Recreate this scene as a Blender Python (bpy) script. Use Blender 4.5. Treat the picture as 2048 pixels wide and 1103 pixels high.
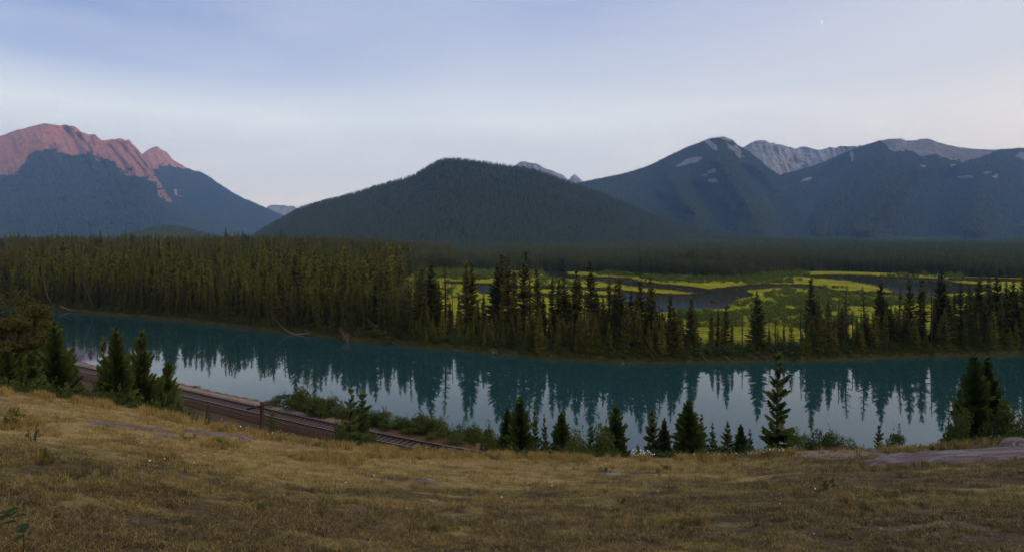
import bpy, math, random
import numpy as np
from mathutils import Vector

for o in list(bpy.data.objects):
    bpy.data.objects.remove(o)
sc = bpy.context.scene
COL = sc.collection
random.seed(7)
RNG = np.random.default_rng(11)

# ------------------------------------------------------------------ camera, sky, sun, exposure
EYE = 22.0      # metres above the river
F = 1200.0      # focal length in pixels of a 2048 px wide picture
HZ = 490.0      # row of the horizon
cam = bpy.data.cameras.new("camera")
cam.sensor_width = 36.0
cam.lens = 36.0 * F / 2048.0
cam.shift_y = -(551.5 - HZ) / 2048.0
cam.clip_start = 0.1
cam.clip_end = 60000
camo = bpy.data.objects.new("camera", cam)
COL.objects.link(camo)
camo.location = (0, 0, EYE)
camo.rotation_euler = (math.radians(90), 0, 0)
sc.camera = camo

SUN_EL = math.radians(2.5)
SUN_DIR = Vector((0.77 * math.cos(SUN_EL), -0.64 * math.cos(SUN_EL), math.sin(SUN_EL))).normalized()

world = bpy.data.worlds.new("World")
sc.world = world
world.use_nodes = True


class NT:
    """small helper to write node trees"""
    def __init__(self, tree):
        self.t = tree
        self.n = tree.nodes
        self.l = tree.links

    def add(self, kind, props=None, **ins):
        nd = self.n.new(kind)
        for k, v in (props or {}).items():
            setattr(nd, k, v)
        for k, v in ins.items():
            key = int(k[1:]) if k[0] == '_' and k[1:].isdigit() else k.replace('_', ' ')
            s = nd.inputs[key]
            if isinstance(v, bpy.types.NodeSocket):
                self.l.new(v, s)
            else:
                s.default_value = v
        return nd

    def math(self, op, a, b=0.0, clamp=False):
        nd = self.add('ShaderNodeMath', {'operation': op, 'use_clamp': clamp}, _0=a, _1=b)
        return nd.outputs[0]

    def mix(self, f, a, b, mode='MIX'):
        nd = self.n.new('ShaderNodeMix')
        nd.data_type = 'RGBA'
        nd.blend_type = mode
        for s, v in ((nd.inputs[0], f), (nd.inputs[6], a), (nd.inputs[7], b)):
            if isinstance(v, bpy.types.NodeSocket):
                self.l.new(v, s)
            else:
                s.default_value = v if not isinstance(v, tuple) or len(v) == 4 else (*v, 1)
        return nd.outputs[2]

    def ramp(self, f, stops, interp='LINEAR'):
        nd = self.n.new('ShaderNodeValToRGB')
        nd.color_ramp.interpolation = interp
        el = nd.color_ramp.elements
        while len(el) < len(stops):
            el.new(0.5)
        for e, (p, c) in zip(el, stops):
            e.position = p
            e.color = (*c, 1) if isinstance(c, tuple) else (c, c, c, 1)
        self.l.new(f, nd.inputs[0])
        return nd.outputs[0]

    def noise(self, vec, scale, detail=4.0, rough=0.55, dist=0.0):
        nd = self.add('ShaderNodeTexNoise', None, Scale=scale, Detail=detail, Roughness=rough, Distortion=dist)
        if vec is not None:
            self.l.new(vec, nd.inputs['Vector'])
        return nd.outputs[0]

    def scale(self, vec, s):
        nd = self.add('ShaderNodeVectorMath', {'operation': 'MULTIPLY'})
        self.l.new(vec, nd.inputs[0])
        nd.inputs[1].default_value = s
        return nd.outputs[0]


w = NT(world.node_tree)
w.n.clear()
wo = w.add('ShaderNodeOutputWorld')
tc = w.add('ShaderNodeTexCoord')
sep = w.add('ShaderNodeSeparateXYZ', None, Vector=tc.outputs['Generated'])
el = sep.outputs[2]
base = w.ramp(el, [(0.0, (1.30, 1.00, 0.86)), (0.05, (1.20, 0.98, 0.85)), (0.10, (1.12, 1.00, 0.90)), (0.20, (1.12, 1.10, 1.02)),
                   (0.27, (0.72, 0.75, 0.84)), (0.38, (0.40, 0.46, 0.70)), (0.6, (0.23, 0.30, 0.55)), (1.0, (0.17, 0.24, 0.48))])
# the west, to the right, is where the sun went down: paler and warmer
wd = w.add('ShaderNodeVectorMath', {'operation': 'DOT_PRODUCT'})
w.l.new(tc.outputs['Generated'], wd.inputs[0])
wd.inputs[1].default_value = (0.93, -0.1, 0.0)
wv = wd.outputs['Value']
west = w.ramp(wv, [(0.0, 0.0), (0.25, 0.35), (0.55, 0.95), (1.0, 1.0)])
warm = w.ramp(el, [(0.0, (2.0, 1.58, 1.15)), (0.06, (1.9, 1.52, 1.12)), (0.14, (1.82, 1.50, 1.12)), (0.24, (0.98, 0.92, 0.89)),
                   (0.42, (0.66, 0.70, 0.80)), (1.0, (0.32, 0.40, 0.60))])
east = w.ramp(w.math('MULTIPLY', wv, -1.0), [(0.15, 0.0), (0.6, 1.0)])
cool = w.ramp(el, [(0.0, (1.30, 1.00, 0.86)), (0.10, (1.12, 1.00, 0.90)), (0.19, (1.14, 1.12, 1.03)), (0.25, (0.44, 0.51, 0.75)), (0.33, (0.25, 0.33, 0.60)), (1.0, (0.15, 0.22, 0.46))])
skyc = w.mix(east, base, cool)
skyc = w.mix(west, skyc, warm)
# thin veils of high cloud
sv = w.scale(tc.outputs['Generated'], (1.0, 1.0, 4.5))
n1 = w.noise(sv, 1.6, 6.0, 0.55, 0.6)
veil = w.ramp(n1, [(0.36, 0.0), (0.64, 1.0)], 'EASE')
veilm = w.math('MULTIPLY', veil, 0.34)
skyc = w.mix(veilm, skyc, (0.74, 0.77, 0.84, 1))
n2 = w.noise(w.scale(tc.outputs['Generated'], (1.0, 1.4, 7.0)), 3.1, 7.0, 0.6, 1.0)
veil2 = w.math('MULTIPLY', w.ramp(n2, [(0.5, 0.0), (0.8, 1.0)]), w.math('ADD', w.math('MULTIPLY', west, 0.35), 0.15))
skyc = w.mix(veil2, skyc, (0.86, 0.86, 0.90, 1))
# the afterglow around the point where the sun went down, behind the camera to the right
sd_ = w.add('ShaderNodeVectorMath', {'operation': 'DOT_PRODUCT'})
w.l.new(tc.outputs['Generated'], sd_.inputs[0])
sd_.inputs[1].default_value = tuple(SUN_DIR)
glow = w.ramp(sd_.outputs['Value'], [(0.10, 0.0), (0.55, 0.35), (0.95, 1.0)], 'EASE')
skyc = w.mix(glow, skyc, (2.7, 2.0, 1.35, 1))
nish = w.add('ShaderNodeTexSky', {'sky_type': 'NISHITA', 'sun_disc': False, 'sun_elevation': SUN_EL,
                                  'sun_rotation': math.atan2(SUN_DIR.x, SUN_DIR.y), 'altitude': 1400.0,
                                  'dust_density': 0.6, 'ozone_density': 2.0})
bgn = w.add('ShaderNodeBackground', None, Color=nish.outputs[0], Strength=0.06)
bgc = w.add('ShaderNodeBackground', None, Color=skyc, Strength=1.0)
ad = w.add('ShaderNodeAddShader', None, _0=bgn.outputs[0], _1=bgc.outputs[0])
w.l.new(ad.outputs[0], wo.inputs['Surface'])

sun = bpy.data.lights.new("sun", 'SUN')
sun.energy = 5.0
sun.angle = math.radians(0.5)
sun.color = (1.0, 0.28, 0.17)
suno = bpy.data.objects.new("sun", sun)
COL.objects.link(suno)
suno.rotation_euler = SUN_DIR.to_track_quat('Z', 'Y').to_euler()

vs = sc.view_settings
sc.display_settings.display_device = 'sRGB'
vs.view_transform = 'Standard'
vs.look = 'None'
vs.exposure = 0.0
vs.gamma = 1.0
vs.use_curve_mapping = False
cy = sc.cycles
cy.use_denoising = True
try:
    cy.denoiser = 'OPENIMAGEDENOISE'
    cy.denoising_input_passes = 'RGB_ALBEDO_NORMAL'
    cy.denoising_prefilter = 'ACCURATE'
except Exception:
    pass
cy.max_bounces = 5
cy.diffuse_bounces = 2
cy.glossy_bounces = 3
cy.volume_bounces = 1
cy.transparent_max_bounces = 4
cy.caustics_reflective = False
cy.caustics_refractive = False


# ------------------------------------------------------------------ noise and small maths
def _hash(ix, iy, seed):
    h = (ix.astype(np.int64) * 374761393 + iy.astype(np.int64) * 668265263 + seed * 1442695041) & 0x7fffffff
    h = ((h ^ (h >> 13)) * 1274126177) & 0x7fffffff
    return ((h ^ (h >> 16)) & 0xffffff) / float(0xffffff)


def vnoise(x, y, seed=0):
    x = np.asarray(x, float); y = np.asarray(y, float)
    x, y = np.broadcast_arrays(x, y)
    ix = np.floor(x); iy = np.floor(y)
    fx = x - ix; fy = y - iy
    fx = fx * fx * fx * (fx * (fx * 6 - 15) + 10)
    fy = fy * fy * fy * (fy * (fy * 6 - 15) + 10)
    a = _hash(ix, iy, seed); b = _hash(ix + 1, iy, seed)
    c = _hash(ix, iy + 1, seed); d = _hash(ix + 1, iy + 1, seed)
    return (a + (b - a) * fx) * (1 - fy) + (c + (d - c) * fx) * fy


def fbm(x, y, seed=0, octs=5, gain=0.5):
    s = 0.0; a = 1.0; t = 0.0; f = 1.0
    for i in range(octs):
        s = s + a * vnoise(np.asarray(x) * f + 17.3 * i, np.asarray(y) * f - 9.1 * i, seed + i)
        t += a; a *= gain; f *= 2.03
    return s / t


def ridged(x, y, seed=0, octs=5, gain=0.55):
    s = 0.0; a = 1.0; t = 0.0; f = 1.0
    for i in range(octs):
        n = 1.0 - np.abs(2 * vnoise(np.asarray(x) * f + 5.7 * i, np.asarray(y) * f + 3.3 * i, seed + i) - 1)
        s = s + a * n * n
        t += a; a *= gain; f *= 2.1
    return s / t


def sstep(a, b, x):
    t = np.clip((np.asarray(x, float) - a) / (b - a), 0, 1)
    return t * t * (3 - 2 * t)


def pl(pts):
    xs = np.array([p[0] for p in pts], float); ys = np.array([p[1] for p in pts], float)
    return lambda u: np.interp(u, xs, ys)


def inpoly(u, v, poly):
    u = np.asarray(u, float); v = np.asarray(v, float)
    ins = np.zeros(np.broadcast(u, v).shape, bool)
    n = len(poly)
    for i in range(n):
        x1, y1 = poly[i]; x2, y2 = poly[(i + 1) % n]
        if y1 == y2:
            continue
        c = ((y1 > v) != (y2 > v)) & (u < (x2 - x1) * (v - y1) / (y2 - y1) + x1)
        ins ^= c
    return ins


# ------------------------------------------------------------------ objects
def mesh_np(name, V, Fc, mats=(), midx=None, smooth=False, attrs=None):
    me = bpy.data.meshes.new(name)
    V = np.asarray(V, np.float32)
    Fc = np.asarray(Fc, np.int32)
    nf, k = Fc.shape
    me.vertices.add(len(V)); me.vertices.foreach_set('co', V.ravel())
    me.loops.add(nf * k); me.loops.foreach_set('vertex_index', Fc.ravel())
    me.polygons.add(nf)
    me.polygons.foreach_set('loop_start', np.arange(0, nf * k, k, dtype=np.int32))
    me.polygons.foreach_set('loop_total', np.full(nf, k, np.int32))
    for m in mats:
        me.materials.append(m)
    if midx is not None:
        me.polygons.foreach_set('material_index', np.asarray(midx, np.int32))
    if smooth:
        me.polygons.foreach_set('use_smooth', np.ones(nf, bool))
    for an, (typ, dat) in (attrs or {}).items():
        at = me.attributes.new(an, typ, 'POINT')
        at.data.foreach_set('color' if typ == 'FLOAT_COLOR' else ('vector' if typ == 'FLOAT_VECTOR' else 'value'),
                            np.asarray(dat, np.int32 if typ == 'INT' else np.float32).ravel())
    me.update()
    me.validate()
    return me


def link(name, me, parent=None, loc=None):
    o = bpy.data.objects.new(name, me)
    COL.objects.link(o)
    if parent is not None:
        o.parent = parent
    if loc is not None:
        o.location = loc
    return o


def tag(o, label=None, cat=None, group=None, kind=None):
    if label: o['label'] = label
    if cat: o['category'] = cat
    if group: o['group'] = group
    if kind: o['kind'] = kind
    return o


def grid_faces(nr, nc):
    i = np.arange(nr - 1)[:, None] * nc + np.arange(nc - 1)[None, :]
    i = i.ravel()
    return np.stack([i, i + 1, i + nc + 1, i + nc], 1)


def cat_mesh(parts):
    """parts: list of (V, F(k tris), material index)"""
    Vs, Fs, Ms = [], [], []
    off = 0
    for V, Fc, m in parts:
        Vs.append(V); Fs.append(Fc + off); Ms.append(np.full(len(Fc), m))
        off += len(V)
    return np.concatenate(Vs), np.concatenate(Fs), np.concatenate(Ms)


def tube(pts, rads, ns=6, cap=True):
    """triangulated tapering tube along pts"""
    pts = np.asarray(pts, float); n = len(pts)
    d = np.gradient(pts, axis=0)
    V = []
    for p, t, r in zip(pts, d, rads):
        t = t / (np.linalg.norm(t) + 1e-9)
        a = np.cross(t, [0.31, 0.95, 0.07]); a /= np.linalg.norm(a) + 1e-9
        b = np.cross(t, a)
        for k in range(ns):
            th = 2 * math.pi * k / ns
            V.append(p + r * (math.cos(th) * a + math.sin(th) * b))
    Fc = []
    for i in range(n - 1):
        for k in range(ns):
            k2 = (k + 1) % ns
            a0, a1, b0, b1 = i * ns + k, i * ns + k2, (i + 1) * ns + k, (i + 1) * ns + k2
            Fc += [(a0, a1, b1), (a0, b1, b0)]
    if cap:
        for k in range(1, ns - 1):
            Fc.append((0, k + 1, k))
            Fc.append(((n - 1) * ns, (n - 1) * ns + k, (n - 1) * ns + k + 1))
    return np.array(V), np.array(Fc)


def boxm(x0, x1, y0, y1, z0, z1):
    V = np.array([(x, y, z) for z in (z0, z1) for y in (y0, y1) for x in (x0, x1)], float)
    Q = [(0, 2, 3, 1), (4, 5, 7, 6), (0, 1, 5, 4), (2, 6, 7, 3), (0, 4, 6, 2), (1, 3, 7, 5)]
    T = []
    for q in Q:
        T += [(q[0], q[1], q[2]), (q[0], q[2], q[3])]
    return V, np.array(T)


# ------------------------------------------------------------------ materials
def new_mat(name):
    m = bpy.data.materials.new(name)
    m.use_nodes = True
    t = NT(m.node_tree)
    bs = t.n['Principled BSDF']
    bs.inputs['Roughness'].default_value = 0.85
    bs.inputs['Specular IOR Level'].default_value = 0.2
    return m, t, bs


def foliage_mat(name, a, b, c=None, rough=0.7, spatial=60.0, trans=0.0):
    """leaf colour: every plant a little different (a to b), fine clumps inside it"""
    m, t, bs = new_mat(name)
    oi = t.add('ShaderNodeObjectInfo')
    geo = t.add('ShaderNodeNewGeometry')
    tcn = t.add('ShaderNodeTexCoord')
    col = t.mix(oi.outputs['Random'], (*a, 1), (*b, 1))
    fine = t.noise(tcn.outputs['Object'], 2.3, 3.0, 0.6)
    col = t.mix(t.ramp(fine, [(0.35, 0.0), (0.7, 0.5)]), col, (*[x * 1.9 for x in b], 1))
    big = t.noise(t.scale(geo.outputs['Position'], (1 / spatial, 1 / spatial, 0.0)), 1.0, 3.0)
    if c:
        col = t.mix(t.ramp(big, [(0.42, 0.0), (0.68, 0.75)]), col, (*c, 1))
    t.l.new(col, bs.inputs['Base Color'])
    bs.inputs['Roughness'].default_value = rough
    bs.inputs['Specular IOR Level'].default_value = 0.08
    if trans:
        tr = t.add('ShaderNodeBsdfTranslucent', None, Color=col)
        mx = t.add('ShaderNodeMixShader', None, Fac=trans, _1=bs.outputs[0], _2=tr.outputs[0])
        t.l.new(mx.outputs[0], t.n['Material Output'].inputs['Surface'])
    return m


def bark_mat(name, a, b, sc_=6.0):
    m, t, bs = new_mat(name)
    tcn = t.add('ShaderNodeTexCoord')
    n = t.noise(t.scale(tcn.outputs['Object'], (1, 1, 0.25)), sc_, 5.0, 0.65)
    t.l.new(t.ramp(n, [(0.3, a), (0.7, b)]), bs.inputs['Base Color'])
    bp = t.add('ShaderNodeBump', None, Strength=0.5, Distance=0.03, Height=n)
    t.l.new(bp.outputs[0], bs.inputs['Normal'])
    return m


M = {}
M['needle_near'] = foliage_mat('dark_needles', (0.036, 0.058, 0.014), (0.060, 0.088, 0.018))
M['needle_yellow'] = foliage_mat('yellowish_needles', (0.045, 0.058, 0.014), (0.055, 0.070, 0.018))
M['needle_bank'] = foliage_mat('bank_needles', (0.012, 0.024, 0.007), (0.080, 0.080, 0.015), (0.050, 0.060, 0.012), spatial=25)
M['needle_forest'] = foliage_mat('forest_needles', (0.010, 0.026, 0.007), (0.125, 0.135, 0.018), (0.095, 0.088, 0.015), spatial=40)
M['needle_valley'] = foliage_mat('valley_needles', (0.026, 0.054, 0.026), (0.095, 0.135, 0.054), (0.085, 0.108, 0.046), spatial=120)
M['needle_hill'] = foliage_mat('hill_needles', (0.009, 0.017, 0.012), (0.042, 0.060, 0.033), (0.036, 0.050, 0.028), spatial=300)
M['needle_mount'] = foliage_mat('mountain_needles', (0.012, 0.022, 0.014), (0.044, 0.064, 0.036), (0.062, 0.082, 0.040), spatial=330)
M['poplar_leaf'] = foliage_mat('poplar_leaves', (0.052, 0.056, 0.014), (0.070, 0.064, 0.018), trans=0.15)
M['willow_leaf'] = foliage_mat('willow_leaves', (0.075, 0.115, 0.022), (0.12, 0.165, 0.03), (0.15, 0.18, 0.036), spatial=30, trans=0.15)
M['shrub_leaf'] = foliage_mat('shrub_leaves', (0.034, 0.052, 0.012), (0.072, 0.096, 0.020), trans=0.15)
M['under_leaf'] = foliage_mat('undergrowth_leaves', (0.030, 0.048, 0.012), (0.055, 0.075, 0.020), trans=0.1)
M['bark'] = bark_mat('spruce_bark', (0.030, 0.022, 0.016), (0.085, 0.062, 0.046))
M['deadwood'] = bark_mat('bleached_driftwood', (0.11, 0.075, 0.055), (0.25, 0.17, 0.13))
M['pole_wood'] = bark_mat('weathered_pole_wood', (0.026, 0.017, 0.012), (0.075, 0.050, 0.036), 9.0)


# ------------------------------------------------------------------ plants
def spruce_arrays(seed, h=10.0, rad=2.2, z0=0.06, levels=34, per=7, tw=6, power=0.8, club=0.0, gaps=0.15, rag=0.3, up=0.25, bw=0.16):
    r = np.random.default_rng(seed)
    zs, az, R, sl = [], [], [], []
    for i in range(levels):
        f = (i + r.uniform(-0.3, 0.3)) / levels
        f = min(max(f, 0), 0.995)
        z = h * (z0 + (1 - z0) * f)
        g = (1 - f)
        prof = g ** power
        if z0 > 0.15:
            prof *= 0.55 + 0.45 * sstep(0, 0.25, f)
        if club:
            prof = prof * (1 - club * sstep(0.70, 0.84, f) * (1 - sstep(0.86, 0.95, f))) + club * 0.22 * sstep(0.88, 0.94, f) * (1 - sstep(0.985, 1.0, f))
        levrag = 1 + r.uniform(-rag, rag) * 0.6
        k = max(4, int(round(per * (0.55 + 0.45 * g))))
        a0 = r.uniform(0, 6.28)
        for b in range(k):
            if r.random() < gaps:
                continue
            zs.append(z + r.uniform(-0.5, 0.5) * h / levels)
            az.append(a0 + 6.283 * b / k + r.uniform(-0.3, 0.3))
            R.append(max(0.12 * rad * 0.5, rad * prof * levrag * r.uniform(1 - rag, 1.1)))
            sl.append(-0.42 * g + 0.75 * f ** 1.5 + r.uniform(-0.12, 0.12))
    zs, az, R, sl = map(np.array, (zs, az, R, sl))
    N = len(zs)
    c = np.full(N, up) * r.uniform(0.5, 1.3, N)
    t = (np.arange(tw) + 0.6) / tw
    t = np.clip(t[None, :, None] + r.uniform(-0.06, 0.06, (N, tw, 2)), 0.1, 1.0)
    side = np.broadcast_to(np.array([-1.0, 1.0])[None, None, :], t.shape)
    ca, sa = np.cos(az)[:, None, None], np.sin(az)[:, None, None]
    Rn = R[:, None, None]

    def pos(tt):
        rr = Rn * tt
        return np.stack([ca * rr, sa * rr, zs[:, None, None] + Rn * (sl[:, None, None] * tt + c[:, None, None] * tt * tt)], -1)
    L = (0.42 * Rn * (1.15 - 0.75 * t) + 0.10 + 0 * t) * r.uniform(0.7, 1.25, t.shape)
    da = 0.85 + r.uniform(-0.2, 0.2, t.shape)
    dx = ca * np.cos(da) - sa * side * np.sin(da)
    dy = sa * np.cos(da) + ca * side * np.sin(da)
    P = pos(t)
    dt = np.minimum(0.13, bw / np.maximum(Rn, 0.3)) + 0 * t
    A = pos(t - dt); B = pos(np.minimum(t + dt, 1.05))
    T1 = P + np.stack([dx * L, dy * L, -0.10 * L + r.uniform(-0.1, 0.12, t.shape) * L], -1)
    T2 = P + np.stack([dx * L * 0.55, dy * L * 0.55, -0.34 * L - 0.10], -1)
    Vt = np.stack([A, B, T1, A, B, T2], 3).reshape(-1, 3)
    Ft = np.arange(len(Vt)).reshape(-1, 3)
    # drooping blades along the spine, and the leader
    S0 = pos(np.full((N, 1, 1), 0.02)); S1 = pos(np.full((N, 1, 1), 1.06))
    Sm = pos(np.full((N, 1, 1), 0.55)) + np.array([0, 0, -1.0]) * (0.13 * Rn[..., None] + 0.05)
    Vs = np.stack([S0, Sm, S1], 3).reshape(-1, 3)
    Fs = np.arange(len(Vs)).reshape(-1, 3)
    lv = np.array([[0.06, 0, h * 0.955], [-0.03, 0.05, h * 0.955], [-0.03, -0.05, h * 0.955], [0, 0, h * 1.01]])
    lf = np.array([[0, 1, 3], [1, 2, 3], [2, 0, 3]])
    V, Fc, _ = cat_mesh([(Vt, Ft, 0), (Vs, Fs, 0), (lv, lf, 0)])
    wob = 0.02 * h
    V[:, 0] += wob * np.sin(V[:, 2] / h * 3 + seed) * V[:, 2] / h
    tz = np.linspace(-0.4, h * 0.97, 6)
    tp = np.stack([wob * np.sin(tz / h * 3 + seed) * tz / h, 0 * tz, tz], 1)
    tr = tube(tp, np.linspace(0.018 * h, 0.003 * h, 6), 7)
    return (V, Fc), tr


def make_proto(name, seed, crown_mat, h, **kw):
    (V, Fc), (tv, tf) = spruce_arrays(seed, h=h, **kw)
    cm = mesh_np('crown', V, Fc, [crown_mat])
    tm = mesh_np('trunk', tv, tf, [M['bark']], smooth=True)
    return {'crown': cm, 'trunk': tm, 'h': h, 'rad': kw['rad']}


def joined_proto(name, seed, crown_mat, h, **kw):
    (V, Fc), (tv, tf) = spruce_arrays(seed, h=h, **kw)
    V, Fc, mi = cat_mesh([(V, Fc, 0), (tv, tf, 1)])
    return bpy.data.objects.new(name, mesh_np(name, V, Fc, [crown_mat, M['bark']], mi))


def leaf_cloud(seed, centres, radii, n, size, flat=0.85):
    r = np.random.default_rng(seed)
    centres = np.asarray(centres, float); radii = np.asarray(radii, float)
    wgt = radii ** 2; wgt /= wgt.sum()
    k = r.choice(len(centres), n, p=wgt)
    d = r.normal(size=(n, 3)); d /= np.linalg.norm(d, axis=1)[:, None]
    rr = r.uniform(0.55, 1.08, n) * radii[k]
    P = centres[k] + d * rr[:, None] * np.array([1, 1, flat])
    nrm = d + r.normal(scale=0.6, size=(n, 3)) + np.array([0, 0, 0.35])
    nrm /= np.linalg.norm(nrm, axis=1)[:, None]
    a = np.cross(nrm, r.normal(size=(n, 3))); a /= np.linalg.norm(a, axis=1)[:, None] + 1e-9
    b = np.cross(nrm, a)
    s = size * r.uniform(0.6, 1.4, n)[:, None]
    V = np.stack([P - a * s, P - b * s * 0.5 + 0.15 * nrm * s, P + a * s, P + b * s * 0.5 + 0.15 * nrm * s], 1).reshape(-1, 3)
    Q = np.arange(n * 4).reshape(-1, 4)
    Fc = np.concatenate([Q[:, [0, 1, 2]], Q[:, [0, 2, 3]]])
    return V, Fc


def bush_arrays(seed, h=2.0, rad=1.2, lobes=14, leaves=1800, size=0.07, stems=7, open_=0.0):
    r = np.random.default_rng(seed)
    cs, rs = [], []
    for i in range(lobes):
        a = r.uniform(0, 6.28); q = r.uniform(0, 1) ** 0.6
        z = h * r.uniform(0.22, 0.86) * (1 - 0.35 * q * q)
        cs.append((rad * q * math.cos(a) * 0.78, rad * q * math.sin(a) * 0.78, z))
        rs.append(rad * r.uniform(0.22, 0.42) * (1 - open_ * 0.4))
    V, Fc = leaf_cloud(seed, cs, rs, leaves, size)
    # stray shoots above the outline
    nsh = 10
    sh = []
    for i in range(nsh):
        c = np.array(cs[r.integers(len(cs))]); L = r.uniform(0.15, 0.35) * h
        d = np.array([r.normal() * 0.35, r.normal() * 0.35, 1.0]); d /= np.linalg.norm(d)
        for k in range(7):
            sh.append(c + d * (rs[0] + L * k / 7))
    V2, F2 = leaf_cloud(seed + 1, sh, [size * 1.1] * len(sh), 7 * nsh * 3, size * 0.9)
    V, Fc, _ = cat_mesh([(V, Fc, 0), (V2, F2, 0)])
    st = []
    for i in range(stems):
        c = np.array(cs[i % len(cs)])
        pts = [(c[0] * 0.12, c[1] * 0.12, -0.25), (c[0] * 0.5, c[1] * 0.5, c[2] * 0.5), tuple(c)]
        sv, sf = tube(pts, [0.018 * h, 0.012 * h, 0.004 * h], 5)
        st.append((sv, sf, 0))
    sV, sF, _ = cat_mesh(st)
    return (V, Fc), (sV, sF)


def bush_proto(seed, mat, **kw):
    (V, Fc), (sV, sF) = bush_arrays(seed, **kw)
    return {'foliage': mesh_np('foliage', V, Fc, [mat]), 'stems': mesh_np('stems', sV, sF, [M['bark']], smooth=True),
            'h': kw.get('h', 2.0), 'rad': kw.get('rad', 1.2)}


def joined_bush(name, seed, mat, **kw):
    (V, Fc), (sV, sF) = bush_arrays(seed, **kw)
    V, Fc, mi = cat_mesh([(V, Fc, 0), (sV, sF, 1)])
    return bpy.data.objects.new(name, mesh_np(name, V, Fc, [mat, M['bark']], mi))


def scatter(name, P, S, rz, var, protos, label, cat=None, tilt=None, kind='stuff'):
    """one object of uncountable small plants: points carrying scale and rotation, plants set on them by geometry nodes"""
    n = len(P)
    me = bpy.data.meshes.new(name)
    me.vertices.add(n)
    me.vertices.foreach_set('co', np.asarray(P, np.float32).ravel())
    rot = np.zeros((n, 3), np.float32); rot[:, 2] = rz
    if tilt is not None:
        rot[:, :2] = tilt
    for an, typ, dat, key in (('sc', 'FLOAT_VECTOR', S, 'vector'), ('rt', 'FLOAT_VECTOR', rot, 'vector'), ('vr', 'INT', var, 'value')):
        at = me.attributes.new(an, typ, 'POINT')
        at.data.foreach_set(key, np.asarray(dat, np.int32 if typ == 'INT' else np.float32).ravel())
    o = link(name, me)
    ng = bpy.data.node_groups.new(name, 'GeometryNodeTree')
    ng.interface.new_socket('Geometry', in_out='INPUT', socket_type='NodeSocketGeometry')
    ng.interface.new_socket('Geometry', in_out='OUTPUT', socket_type='NodeSocketGeometry')
    gi = ng.nodes.new('NodeGroupInput'); go = ng.nodes.new('NodeGroupOutput')
    jn = ng.nodes.new('GeometryNodeJoinGeometry')
    for p in reversed(protos):
        oi = ng.nodes.new('GeometryNodeObjectInfo')
        oi.inputs['Object'].default_value = p
        oi.inputs['As Instance'].default_value = True
        ng.links.new(oi.outputs['Geometry'], jn.inputs[0])
    ip = ng.nodes.new('GeometryNodeInstanceOnPoints')
    ip.inputs['Pick Instance'].default_value = True
    mp = ng.nodes.new('GeometryNodeMeshToPoints')
    ng.links.new(gi.outputs[0], mp.inputs[0])
    ng.links.new(mp.outputs[0], ip.inputs['Points'])
    ng.links.new(jn.outputs[0], ip.inputs['Instance'])

    def na(an, typ):
        nd = ng.nodes.new('GeometryNodeInputNamedAttribute')
        nd.data_type = typ
        nd.inputs[0].default_value = an
        return nd.outputs['Attribute']
    ng.links.new(na('vr', 'INT'), ip.inputs['Instance Index'])
    ng.links.new(na('rt', 'FLOAT_VECTOR'), ip.inputs['Rotation'])
    ng.links.new(na('sc', 'FLOAT_VECTOR'), ip.inputs['Scale'])
    ng.links.new(ip.outputs[0], go.inputs[0])
    md = o.modifiers.new('scatter', 'NODES')
    md.node_group = ng
    tag(o, label, cat, kind=kind)
    return o


# ------------------------------------------------------------------ near terrain: bluff, rail bench, river bank
edge_v = pl([(-600, 765), (-200, 765), (0, 779), (100, 793), (200, 806), (300, 824), (400, 848), (470, 858), (540, 873), (600, 882), (670, 889),
             (760, 896), (860, 903), (900, 907), (1000, 911), (1100, 914), (1300, 916), (1500, 914), (1570, 904), (1650, 899), (1700, 898), (1800, 899),
             (1900, 888), (2048, 880), (2300, 872), (3000, 870)])
edge_Y = pl([(-600, 17), (-200, 19), (0, 22), (400, 26), (900, 30), (1300, 31), (1700, 30), (2048, 28), (2400, 27), (3000, 26)])


def track_y(X):
    X = np.asarray(X, float)
    line = 68.2 - 0.622 * (X + 36.6)
    flat = 45.2 - 0.05 * X
    k = 3.0
    return k * np.logaddexp(line / k, flat / k)


def near_z(X, Y, detail=True):
    X = np.asarray(X, float); Y = np.asarray(Y, float)
    Ys = np.maximum(Y, 4.0)
    u = np.clip(1024 + F * X / Ys, -600, 3000)
    te = (edge_v(u) - HZ) / F
    ye = edge_Y(u)
    s = te - 1.7 / ye
    zb = EYE - 1.7 - s * np.minimum(Y, ye)
    zb = np.where(Y < 4, EYE - 1.7 - s * np.clip(Y, -3, 4), zb)
    d = np.maximum(Y - ye, 0)
    zb = zb - (0.62 * d - 0.30 * 0.8 * (1 - np.exp(-d / 0.8)))
    # bench of the railway then the bank down to the water
    q = (Y - track_y(X)) * 0.86
    bench = 4.55 + 0.0 * q + 0.35 * np.exp(-((q + 6) / 3.5) ** 2) * (fbm(X / 3, Y / 3, 5, 3) - 0.2)
    bench = np.where(q > 3.9, 4.55 - (q - 3.9) * 0.85, bench)
    z = np.maximum(zb, bench) + 0.25 * np.exp(-np.abs(zb - bench) / 0.5)
    z = np.maximum(z, -2.5)
    if detail:
        z = z + 0.16 * (fbm(X / 5.0, Y / 5.0, 3, 3) - 0.5) * sstep(-1, 6, Y) + 0.05 * (fbm(X / 0.9, Y / 0.9, 8, 3) - 0.5)
        z = z + (d > 1) * (np.abs(q) > 3.2) * 0.35 * (fbm(X / 2.2, Y / 2.2, 21, 3) - 0.5)
    return z


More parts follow.
